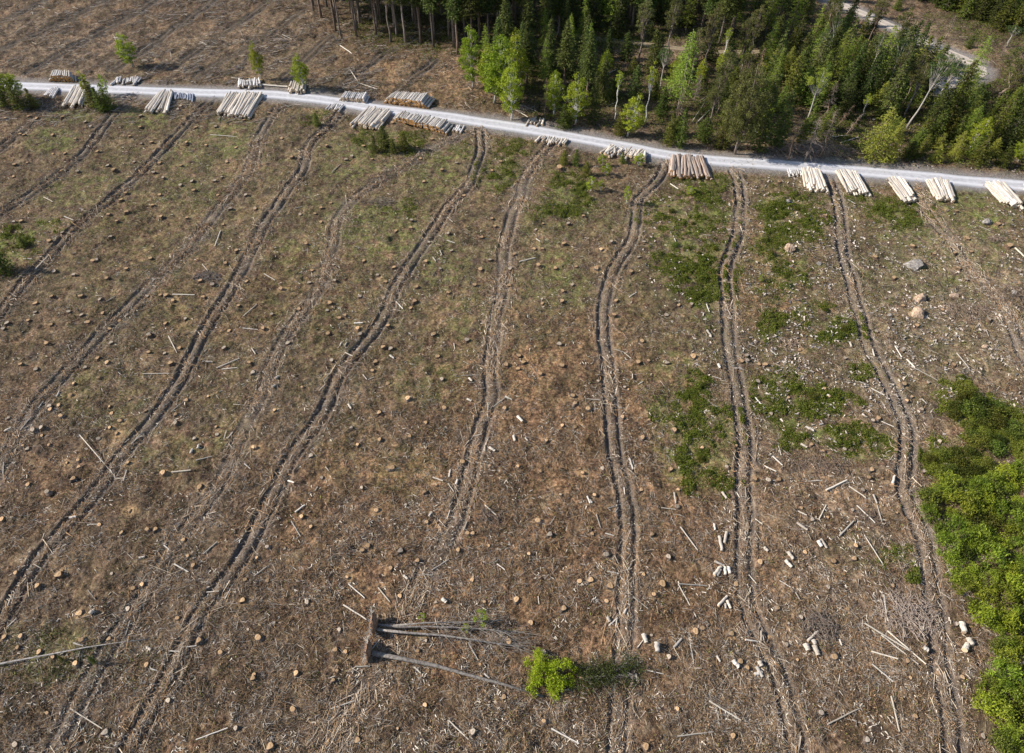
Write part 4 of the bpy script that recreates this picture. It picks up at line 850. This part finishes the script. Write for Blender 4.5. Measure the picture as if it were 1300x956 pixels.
# the woods
from mathutils import Vector
def inside(px, py, poly):
    c = False; j = len(poly)-1
    for i in range(len(poly)):
        xi, yi = poly[i]; xj, yj = poly[j]
        if (yi > py) != (yj > py) and px < (xj-xi)*(py-yi)/(yj-yi)+xi: c = not c
        j = i
    return c
placed = [G(t[1], t[2]) for t in TREES]
def wood(poly, spacing, kinds, tries, opens=()):
    P = [G(*p) for p in poly]; x0, x1 = min(p[0] for p in P), max(p[0] for p in P); y0, y1 = min(p[1] for p in P), max(p[1] for p in P); out = []
    for _ in range(tries):
        x, y = rng.uniform(x0, x1), rng.uniform(y0, y1); px, py = to_px(x, y)
        if not inside(px, py, poly) or any(math.hypot((px-o[0])/o[2], (py-o[1])/o[3]) < 1 for o in opens): continue
        if any((x-a)**2+(y-b)**2 < spacing**2 for a, b in placed): continue
        placed.append((x, y)); out.append((x, y, px, py))
    if not out: return
    o_ = np.array(out); ok = np.full(len(o_), True)
    for L, w in ((RL, 4.2), (RL2, 5.5), (PL, 2.2)): ok &= linedist(o_[:,0], o_[:,1], L, 9)[0] > w
    ok &= ~((linedist(o_[:,0], o_[:,1]+9, RL2, 9)[0] < 6) & (rng.random(len(o_)) < .75))
    for i, (x, y, px, py) in enumerate(out):
        if ok[i]:
            kd = kinds[rng.choice(len(kinds), p=np.array([k[1] for k in kinds])/sum(k[1] for k in kinds))]
            WOOD.append((kd[0], x, y, px, py, rng.uniform(*kd[2]), rng.uniform(*kd[3])))
WOOD = []
wood([(396,12),(410,30),(432,48),(470,52),(505,54),(545,64),(582,74),(610,74),(640,62),(690,52),(700,30),(730,-8),(392,-8)], 4.0, [('tall',9,(24,29),(2.4,3.2)),('pinetall',1,(22,26),(2.2,2.8))], 4000)
wood([(640,62),(690,52),(742,44),(900,60),(1000,62),(1010,30),(990,-8),(700,-8)], 4.3, [('tall',5,(17,24),(2.4,3.2)),('spruce',3,(12,17),(2.3,3)),('pinetall',2,(16,21),(2.2,2.8)),('larch',4,(14,20),(2.6,3.6))], 3500, [(830,58,80,12)])
wood([(612,100),(690,60),(760,60),(740,110),(760,140),(690,120),(640,110)], 4.4, [('spruce',4,(10,15),(2.2,2.9)),('tall',2,(16,20),(2.3,2.8)),('larch',2,(11,15),(2.,2.8))], 900)
wood([(745,75),(960,75),(985,150),(960,185),(900,180),(850,172),(770,150)], 4.4, [('spruce',3,(7,12),(2.,2.8)),('young',4,(4,8),(1.5,2.3)),('pinetall',2,(13,18),(1.8,2.4)),('slim',1,(10,13),(1.,1.3)),('birch',2,(5,9),(1.3,2.)),('dead',1,(6,10),(1.2,1.6))], 900, [(795,110,36,14),(800,140,40,12),(880,150,14,14),(760,150,20,10)])
wood([(960,75),(1030,60),(1060,62),(1110,75),(1160,85),(1190,110),(1215,122),(1300,118),(1340,130),(1340,200),(1180,180),(1130,160),(1000,135),(965,130)], 3.3, [('young',9,(5,12),(1.9,3.0)),('spruce',4,(8,15),(2.1,3.2)),('larch',2,(7,14),(2,3.2)),('pinetall',3,(11,17),(1.7,2.6)),('pine',1,(13,18),(1.6,2.4)),('gold',1,(6,10),(2,2.8))], 5200, [(1165,165,16,7)])
wood([(1130,168),(1170,176),(1300,180),(1340,190),(1340,224),(1200,207),(1140,200)], 2.9, [('young',5,(4,7.5),(1.6,2.4)),('gold',4,(3.5,6),(1.8,2.6))], 1500, [(1155,172,18,8),(1145,192,10,10)])
wood([(965,140),(1000,140),(1060,150),(1045,185),(1000,190),(965,180)], 3.8, [('young',4,(5,9),(1.7,2.4)),('dead',2,(6,10),(1.3,2)),('gold',1,(4,7),(1.5,2.2))], 500)
wood([(1150,-8),(1172,4),(1215,20),(1255,36),(1320,52),(1320,-8)], 3.5, [('young',5,(8,12),(2.1,2.8)),('spruce',3,(11,14),(2.3,2.8))], 2600)
wood([(985,30),(1010,-8),(1050,6),(1100,30),(1120,42),(1100,62),(1040,58),(1000,52)], 5.5, [('young',3,(5,10),(1.7,2.5)),('pinetall',2,(15,20),(1.7,2.3)),('spruce',1,(9,13),(2,2.6))], 600)
wood([(1065,-8),(1150,-8),(1170,8),(1140,26),(1110,16)], 6.5, [('pinetall',2,(12,16),(1.2,1.8)),('young',2,(3,6),(1.4,2)),('dead',1,(6,9),(1,1.5))], 200)
wood([(1170,60),(1200,50),(1300,60),(1300,100),(1262,98),(1262,80)], 6., [('young',2,(3,6),(1.3,2.2)),('pinetall',1,(9,13),(1.5,2.2)),('dead',2,(5,8),(1.2,2))], 250)
DES = dict(pine='pale-stemmed pine in the wood', birch='small lime birch in the wood', tall='tall bare-stemmed spruce in the dense wood', young='dark young spruce in the thicket', spruce='dark bushy spruce in the wood', larch='pale green larch in the wood', pinetall='ragged olive pine in the wood', slim='slim birch in the wood', dead='bare dead tree in the wood', gold='yellow-green young conifer in the thicket')
cnt = {}; keepw = []
for w in sorted(WOOD, key=lambda w: -w[4]):
    c = CATS[w[0]]; cnt[c] = cnt.get(c, 0)+1
    if cnt[c] <= 270: keepw.append(w)
print('trees', cnt)
WZ = hzs([(w[1], w[2]) for w in keepw])
labs = uniq([(w[3], w[4], w[0]) for w in keepw], lambda p, k: DES[p[2]].replace(' in the dense wood', '')+', foot '+k)
for w, z, l in zip(keepw, WZ, labs): plant(w[0], w[1], w[2], w[5], w[6], l, group=CATS[w[0]]+' trees of the wood', z=z)
# undergrowth on the wood floor
x, y = sample_blobs(420000, FLOOR); px, py = to_px(x, y)
fl = blobs(x, y, FLOOR); ff = field(x, y); nn = fbm(x, y, 3, 3, 70)
ok = (rng.random(len(x)) < np.clip((fl*1.2+1.6*(nn-.6))*.8, 0, 1)) & (ff['rd'] < .1); x, y, nn, h = x[ok], y[ok], nn[ok], ff['h'][ok]; n = len(x)
V, Q, c = leaves(np.stack([x, y, h+rng.uniform(0, 1, n)*np.clip((nn-.35)*3.5, .15, 1.4)], 1), rng.normal(size=(n, 3)), rng.uniform(.2, .5, n), rng.uniform(.1, .24, n), np.clip(rng.normal(.35, .25, n), 0, 1))
ob('undergrowth', mesh('undergrowth', V, Q, [FO['low']], dict(tint=c)), kind='stuff', label='low dark undergrowth covering the floor of the wood')

# ------------------------------------------------------------------ the lime thicket at the lower right
def shrub(seed, r, h, mat, ncl=34, per=46, leaf=(.2, .11), up=1.):
    g = np.random.default_rng(seed); cen = []; A, B = [], []
    for i in range(ncl):
        a = g.uniform(0, 6.28); q_ = g.random()**.55; zz = h*(1-q_**2*.75)*g.uniform(.45, 1.05); cen.append((r*q_*math.cos(a), r*q_*math.sin(a), zz))
        A.append((cen[-1][0]*.15, cen[-1][1]*.15, 0)); B.append(cen[-1])
    cen = np.array(cen); m = ncl*per; ci = np.repeat(np.arange(ncl), per)
    P = cen[ci]+g.normal(0, .15+.07*r, (m, 3))*[1, 1, 1.1]; P[:,2] = np.maximum(P[:,2], .05)
    V, Q, c = leaves(P, g.normal(0, .6, (m, 3))+[0, 0, up], leaf[0]*g.uniform(.6, 1.5, m), leaf[1]*g.uniform(.6, 1.5, m), np.clip(g.normal(.45, .15, ncl)[ci]+g.normal(0, .2, m), 0, 1))
    v, q_ = tubes(A, B, .025, .01, 3)
    return mesh('stems', v, q_, [MDEAD]), mesh('foliage', V, Q, [mat], dict(tint=c)), r, h
SV = dict(lime=[shrub(s, 1.15+.12*s, 1.3+.22*s, FO['lime'], 24, 44, (.34, .085), .9) for s in range(5)], dark=[shrub(s+10, 1.1, 1.1, FO['young'], 30, 50, (.2, .1), .6) for s in range(4)], bright=[shrub(s+20, 1.2, 1.6, FO['bright'], 22, 42, (.3, .085)) for s in range(2)])
TH_POLY = [(1170,628),(1200,618),(1235,622),(1262,606),(1310,596),(1420,590),(1420,980),(1275,980),(1240,872),(1262,842),(1252,800),(1228,786),(1220,745),(1200,712),(1196,680),(1176,668)]
TH2 = [(1236,845),(1262,838),(1300,850),(1300,900),(1250,900)]
DK = [(1222,492),(1255,508),(1282,520),(1290,548),(1262,572),(1240,566),(1212,540),(1202,508)]
DK2 = [(1168,576),(1200,572),(1250,574),(1262,600),(1240,608),(1190,596)]
pts = []
def fillp(poly, sp, tries, kind, sc):
    for _ in range(tries):
        px = rng.uniform(min(p[0] for p in poly), max(p[0] for p in poly)); py = rng.uniform(min(p[1] for p in poly), max(p[1] for p in poly))
        if not inside(px, py, poly): continue
        x, y = G(px, py)
        if any((x-p[0])**2+(y-p[1])**2 < sp*sp for p in pts): continue
        k = kind
        if kind == 'mix': k = 'bright' if rng.random() < .16 else ('dark' if rng.random() < (.22 if py < 760 else .35) else 'lime')
        pts.append((x, y, px, py, k, rng.uniform(*sc)))
fillp(TH_POLY, 1.4, 3800, 'mix', (.5, 1.3)); fillp(DK, 1.7, 500, 'dark', (.8, 1.3)); fillp(DK2, 1.7, 300, 'dark', (.7, 1.1))
for b in SHRUB:
    if b[2] >= 16 and b[0] < 1250 and (len(b) < 5 or b[4] >= .7) and b[1] > 200:
        for _ in range(int(b[2]*b[3]/260)):
            a = rng.uniform(0, 6.28); q_ = rng.random()**.5*.75; px, py = b[0]+b[2]*q_*math.cos(a), b[1]+b[3]*q_*math.sin(a); x, y = G(px, py)
            if all((x-p[0])**2+(y-p[1])**2 > 1.9 for p in pts): pts.append((x, y, px, py, 'dark', rng.uniform(.3, .6)))
nl = {'lime': 'lime green shrub', 'dark': 'dark green shrub', 'bright': 'brightest yellow-green shrub'}
ok = [p for p in pts if p[2] < 1330 and p[3] < 985][:298]
PZ = hzs([(p[0], p[1]) for p in ok]); labs = uniq([(p[2], p[3], p) for p in ok], lambda p, k: nl[p[2][4]]+', '+k)
print('shrubs', len(pts))
for p, z, l in zip(ok, PZ, labs):
    st, fo, r, h = SV[p[4]][rng.integers(len(SV[p[4]]))]; s = p[5]
    o = ob('shrub', None, loc=(p[0], p[1], z-.05), rot=(0, 0, rng.uniform(0, 6.28)), scale=(s, s, s*rng.uniform(.8, 1.2)), label=l, category='shrub', group='shrubs of the clearing and thicket')
    ob('stems', st, o); ob('foliage', fo, o)
# the bright bush and the seedlings at the lower edge
def ragged(parts, mat):
    Vs, Qs, Cs, n0 = [], [], [], 0; Sv, Sq, m0 = [], [], 0
    for sd, dx, dy, r_, h_, nc in parts:
        a, b, _, _ = shrub(sd, r_, h_, mat, nc, 70, (.24, .08), .8)
        for me, VL, QL, off, sh_ in ((b, Vs, Qs, n0, 1), (a, Sv, Sq, m0, 0)):
            co_ = np.empty(len(me.vertices)*3); me.vertices.foreach_get('co', co_); co_ = co_.reshape(-1, 3)+[dx, dy, 0]; VL.append(co_)
            fi = np.empty(len(me.loops), int); me.loops.foreach_get('vertex_index', fi); QL.append(fi.reshape(-1, 4)+off)
        c_a = np.empty(len(b.vertices)*4); b.attributes['tint'].data.foreach_get('color', c_a); Cs.append(c_a.reshape(-1, 4)); n0 += len(b.vertices); m0 += len(a.vertices)
    return mesh('stems', np.vstack(Sv), np.vstack(Sq), [MDEAD]), mesh('foliage', np.vstack(Vs), np.vstack(Qs), [mat], dict(tint=np.vstack(Cs)))
st_, fo_ = ragged([(93,-1.7,.9,1.2,2.0,15),(94,-.4,-.3,1.5,1.7,20),(95,1.1,.3,1.3,2.3,16),(96,-1.6,-1.2,.9,1.1,9),(97,.9,-1.3,1.1,1.3,12),(98,2.3,.8,.8,1.6,7),(99,-.9,1.9,.9,2.2,8),(100,2.2,-.6,.6,.9,5)], FO['neon'])
x, y = G(697, 858); o = ob('birch_bush', None, loc=(x, y, hz(x, y)), label='vivid yellow-green bush at the lower middle edge', category='bush'); ob('stems', st_, o); ob('foliage', fo_, o)
v = broad('b', 2.6, .9, .2, 92, FO['bright'], MBIRCH, 16, 40, (.12, .08), .24, .6)
for px, py, s, lab in ((612,790,1.1,'sparse lime seedling behind the fallen forked tree'),(592,800,.6,'tiny lime seedling beside the fallen forked trunk'),(537,786,.55,'tiny green seedling beside the root plate of the forked tree')):
    x, y = G(px, py); o = ob('birch_seedling', None, loc=(x, y, hz(x, y)), scale=(s, s, s), label=lab, category='seedling'); ob('trunk', v['trunk'], o); ob('crown', v['crown'], o)
v = TV['young'][0]
for px, py, s, lab in ((122,842,.16,'sparse green seedling beside the long fallen pole, lower left'),(80,838,.1,'tiny green seedling under the long fallen pole')):
    x, y = G(px, py); o = ob('spruce_seedling', None, loc=(x, y, hz(x, y)), scale=(s, s, s*1.5), label=lab, category='seedling'); ob('trunk', v['trunk'], o); ob('crown', v['crown'], o)

# ------------------------------------------------------------------ fallen trees
def gp(px, py, up=0.): x, y = G(px, py); return (x, y, hz(x, y)+up)
def root_plate(px, py, r, parent, seed):
    g = np.random.default_rng(seed); c = np.array(gp(px, py, r*.75)); V, Fq = [], []
    n, m = 18, 5
    for j in range(m):
        q_ = j/(m-1)
        for i in range(n):
            t = 6.2832*i/n; rr = r*(q_+.02)*(1+.3*math.sin(3*t+seed)*q_+g.normal(0, .12)); V.append((c[0]-.35*r*(1-q_*q_)+g.normal(0, .06), c[1]+rr*math.cos(t)*.9, c[2]+rr*math.sin(t)*.85))
    for j in range(m):
        q_ = 1-j/(m-1)
        for i in range(n):
            t = 6.2832*i/n; rr = r*(q_+.02)*(1+g.normal(0, .1)); V.append((c[0]+.35*r*(1-q_*q_)+.05, c[1]+rr*math.cos(t)*.88, c[2]+rr*math.sin(t)*.83))
    for j in range(2*m-1):
        for i in range(n): Fq.append((j*n+i, j*n+(i+1) % n, (j+1)*n+(i+1) % n, (j+1)*n+i))
    rp = ob('root_plate', polymesh('root_plate', V, Fq, [MSOIL]), parent)
    A, B = [], []
    for i in range(46):
        t = g.uniform(0, 6.28); q_ = g.uniform(.4, 1); a = c+[-.1, math.cos(t)*r*q_, math.sin(t)*r*q_*.9]; A.append(a); B.append(a+[g.uniform(-.7, .1), math.cos(t)*g.uniform(.3, 1.1), math.sin(t)*g.uniform(.2, .8)])
    v, q_ = tubes(A, B, .05, .015, 4); ob('roots', mesh('roots', v, q_, [MPOLE]), rp)
    return c
def stem(name, pts, r0, r1, mat, parent):
    P = [gp(p[0], p[1], p[2]) for p in pts]; n = len(P); V, Fq = path_tube(P, [r0+(r1-r0)*i/(n-1) for i in range(n)], 8)
    global STEM; STEM = ob(name, polymesh(name, V, Fq, [mat], smooth=True), parent); return np.array(P)
def side_branches(P, parent, seed, n, s0, L, mat, r=.035, spread=.9):
    g = np.random.default_rng(seed); A, B, RR = [], [], []
    d = unit(P[-1]-P[0]); side = np.array([-d[1], d[0], 0])
    for i in range(n):
        t = g.uniform(s0, 1)*(len(P)-1); k = min(int(t), len(P)-2); p = P[k]+(P[k+1]-P[k])*(t-k); l = L*g.uniform(.4, 1.2)
        cur = p; dr = unit(d*g.uniform(.5, 1.1)+side*g.normal(0, spread)+np.array([0, 0, g.uniform(-.05, .35)])); rr = r
        for s in range(4):
            nx = cur+dr*l/4; nx[2] = max(nx[2], .05); A.append(cur); B.append(nx); RR.append(rr); rr *= .7
            for _ in range(2): A.append(nx); B.append(nx+unit(dr+g.normal(0, .6, 3))*l*.22); RR.append(rr*.6)
            dr = unit(dr+g.normal(0, .22, 3)*[1, 1, .5]); cur = nx
    v, q_ = tubes(A, B, np.array(RR), np.array(RR)*.6, 4); ob('branches', mesh('branches', v, q_, [mat]), STEM)
MGT = bark('grey_fallen_bark', (.14, .12, .11), (.36, .33, .3), 4)
o = ob('fallen_tree', None, label='fallen grey forked tree with root plate and bare spreading crown', category='fallen tree')
root_plate(476, 796, 1.25, o, 5)
P = stem('stem', [(480,797,.9),(510,799,.8),(545,798,.7),(580,799,.55),(620,800,.45),(658,803,.3)], .15, .05, MGT, o); side_branches(P, o, 1, 26, .3, 4.2, MGT, spread=.45)
P = stem('stem', [(480,803,.8),(520,806,.65),(560,808,.5),(600,813,.4),(640,819,.3),(668,822,.2)], .17, .05, MGT, o); side_branches(P, o, 2, 30, .35, 4.0, MGT, spread=.5)
P = stem('stem', [(500,798,.8),(540,794,.7),(590,792,.6),(640,789,.5)], .13, .04, MGT, o); side_branches(P, o, 3, 14, .4, 3.2, MGT, spread=.5)
o = ob('fallen_tree', None, label='fallen bare brown trunk with upturned root plate beneath the forked tree', category='fallen tree')
root_plate(469, 829, 1.15, o, 9)
stem('stem', [(474,832,.75),(510,838,.6),(550,846,.45),(590,856,.35),(640,869,.25),(690,884,.2)], .27, .13, MGT, o)
o = ob('fallen_tree', None, label='very long thin grey trunk lying across the lower left corner', category='fallen tree')
P = stem('stem', [(-60,853,.4),(0,844,.4),(60,834,.4),(110,824,.35),(150,816,.3),(190,811,.2)], .14, .03, MGT, o); side_branches(P, o, 7, 14, .72, 1.2, MDEAD, .02)
o = ob('fallen_tree', None, label='small leaning dead pole with dark twiggy top at left', category='fallen tree')
P = stem('stem', [(145,603,.1),(125,580,.4),(104,556,.8)], .08, .05, MPOLE, o); side_branches(P, o, 8, 18, .9, .9, MTRUNK, .03, 1.5)
o = ob('fallen_tree', None, label='dead dark conifer lying beside the vivid bush with tan branches', category='fallen tree')
P = stem('stem', [(736,862,.4),(760,858,.5),(785,852,.5),(806,848,.3)], .15, .05, MTRUNK, o); side_branches(P, o, 12, 34, .0, 2.6, MPOLE, .04, 1.2)
g = np.random.default_rng(4); n = 5200; cx = g.uniform(0, 1, n); A_ = P[0]+(P[-1]-P[0])*cx[:,None]+g.normal(0, 1, (n, 3))*[.9, 1.0, .38]+[0, 0, .35]; A_[:,2] = np.maximum(A_[:,2], .1)
cl = fbm(A_[:,0], A_[:,1], .9, 2, 5) > .47; A_ = A_[cl]; n = len(A_)
V, Q, c = leaves(A_, g.normal(size=(n, 3)), g.uniform(.14, .34, n), g.uniform(.05, .12, n), g.random(n)); ob('needles', mesh('needles', V, Q, [FO['spruce']], dict(tint=c)), o)
# brash heaps
def heap(px, py, rx, ry, hh, n, lab, mat, seed, curved=True):
    g = np.random.default_rng(seed); x, y = G(px, py); z = hz(x, y); A, B, RR = [], [], []
    for i in range(n):
        a = g.uniform(0, 6.28); q_ = g.random()**.6; c = np.array([rx*q_*math.cos(a), ry*q_*math.sin(a), hh*(1-q_*q_)*g.random()+.08]); t = g.uniform(0, 3.14); l = g.uniform(.7, 2.2); d = np.array([math.cos(t), math.sin(t), g.normal(0, .15)]); r_ = g.uniform(.015, .055)
        bend = np.array([-d[1], d[0], 0])*g.uniform(-.3, .3)*l
        p = [c-d*l/2, c+bend*.5, c+d*l/2]
        A += p[:2]; B += p[1:]; RR += [r_, r_*.75]
    v, q_ = tubes(A, B, np.array(RR), np.array(RR)*.7, 4); ob('brash_pile', mesh('brash_pile', v, q_, [mat]), loc=(x, y, z), label=lab, category='brash pile', group='heaps of cut branches')
heap(1040,795,2.1,2.4,.9,150,'round dark heap of curved dead branches at the lower right', MDEAD, 1)
heap(1150,782,3.6,3.0,.45,300,'wide grey heap of brushwood left of the eleventh track', MDEAD, 2)
heap(1105,655,3.4,1.6,.4,140,'flat brushwood heap right of centre low down', MDEAD, 3)
heap(1290,375,5,3,.6,260,'brown brushwood heap at the right edge', MDEAD, 4)
heap(1230,395,4,2.4,.5,180,'brown brushwood heap beside the twelfth track', MDEAD, 5)
heap(262,352,3,1.8,.5,160,'reddish dark brash heap between fourth and fifth tracks', MTRUNK, 6)
heap(1010,192,7,2.8,1.,420,'grey-brown brushwood heap beside the road, left part', MDEAD, 7)
heap(1050,192,7,2.8,.9,380,'grey-brown brushwood heap beside the road, right part', MDEAD, 8)
heap(662,140,4,2.,.6,130,'small brash heap behind the lime birch cluster', MDEAD, 9)
heap(1040,590,4,1.8,.4,200,'flat twiggy heap below the long dark shrub patch', MDEAD, 10)
heap(1000,435,3,1.5,.4,130,'low twig heap right of the tenth track', MDEAD, 11)
heap(482,256,3,1.6,.4,110,'low grey twig heap above the sixth track', MDEAD, 12)
heap(620,655,2.2,1.6,.4,90,'low dark twig heap right of the eighth track', MTRUNK, 13)
heap(1262,305,1.6,1.0,.6,60,'small dark twig heap at upper right', MTRUNK, 14)

# ------------------------------------------------------------------ light, sky, camera
AZ = math.atan2(-1, .04); EL = R(34)
w = bpy.data.worlds.new('World'); bpy.context.scene.world = w; w.use_nodes = True; nt = w.node_tree
sky = nt.nodes.new('ShaderNodeTexSky'); sky.sky_type = 'NISHITA'; sky.sun_disc = False; sky.sun_elevation = EL; sky.sun_rotation = AZ
nt.links.new(sky.outputs[0], nt.nodes['Background'].inputs[0]); nt.nodes['Background'].inputs[1].default_value = SKY_STRENGTH
sun = bpy.data.lights.new('sun', 'SUN'); sun.energy = SUN_STRENGTH; sun.angle = R(.6); sun.color = (1, .925, .81)
so = bpy.data.objects.new('sun', sun); C.objects.link(so); d = Vector((math.sin(AZ)*math.cos(EL), math.cos(AZ)*math.cos(EL), math.sin(EL))); so.rotation_euler = d.to_track_quat('Z', 'Y').to_euler(); so.location = (0, 0, 120)
cam = bpy.data.cameras.new('camera'); co = bpy.data.objects.new('camera', cam); C.objects.link(co); co.location = (0, 0, H); co.rotation_euler = (R(90)-TH, 0, 0)
cam.sensor_width = 36; cam.lens = 36*F/1300; cam.clip_start = .5; cam.clip_end = 9000
S = bpy.context.scene; S.camera = co; S.view_settings.view_transform = 'Standard'; S.view_settings.look = 'None'; S.view_settings.gamma = 1; S.view_settings.exposure = EXPOSURE
S.render.engine = 'CYCLES'; S.cycles.max_bounces = 5; S.cycles.diffuse_bounces = 3; S.cycles.transmission_bounces = 3; S.cycles.transparent_max_bounces = 4
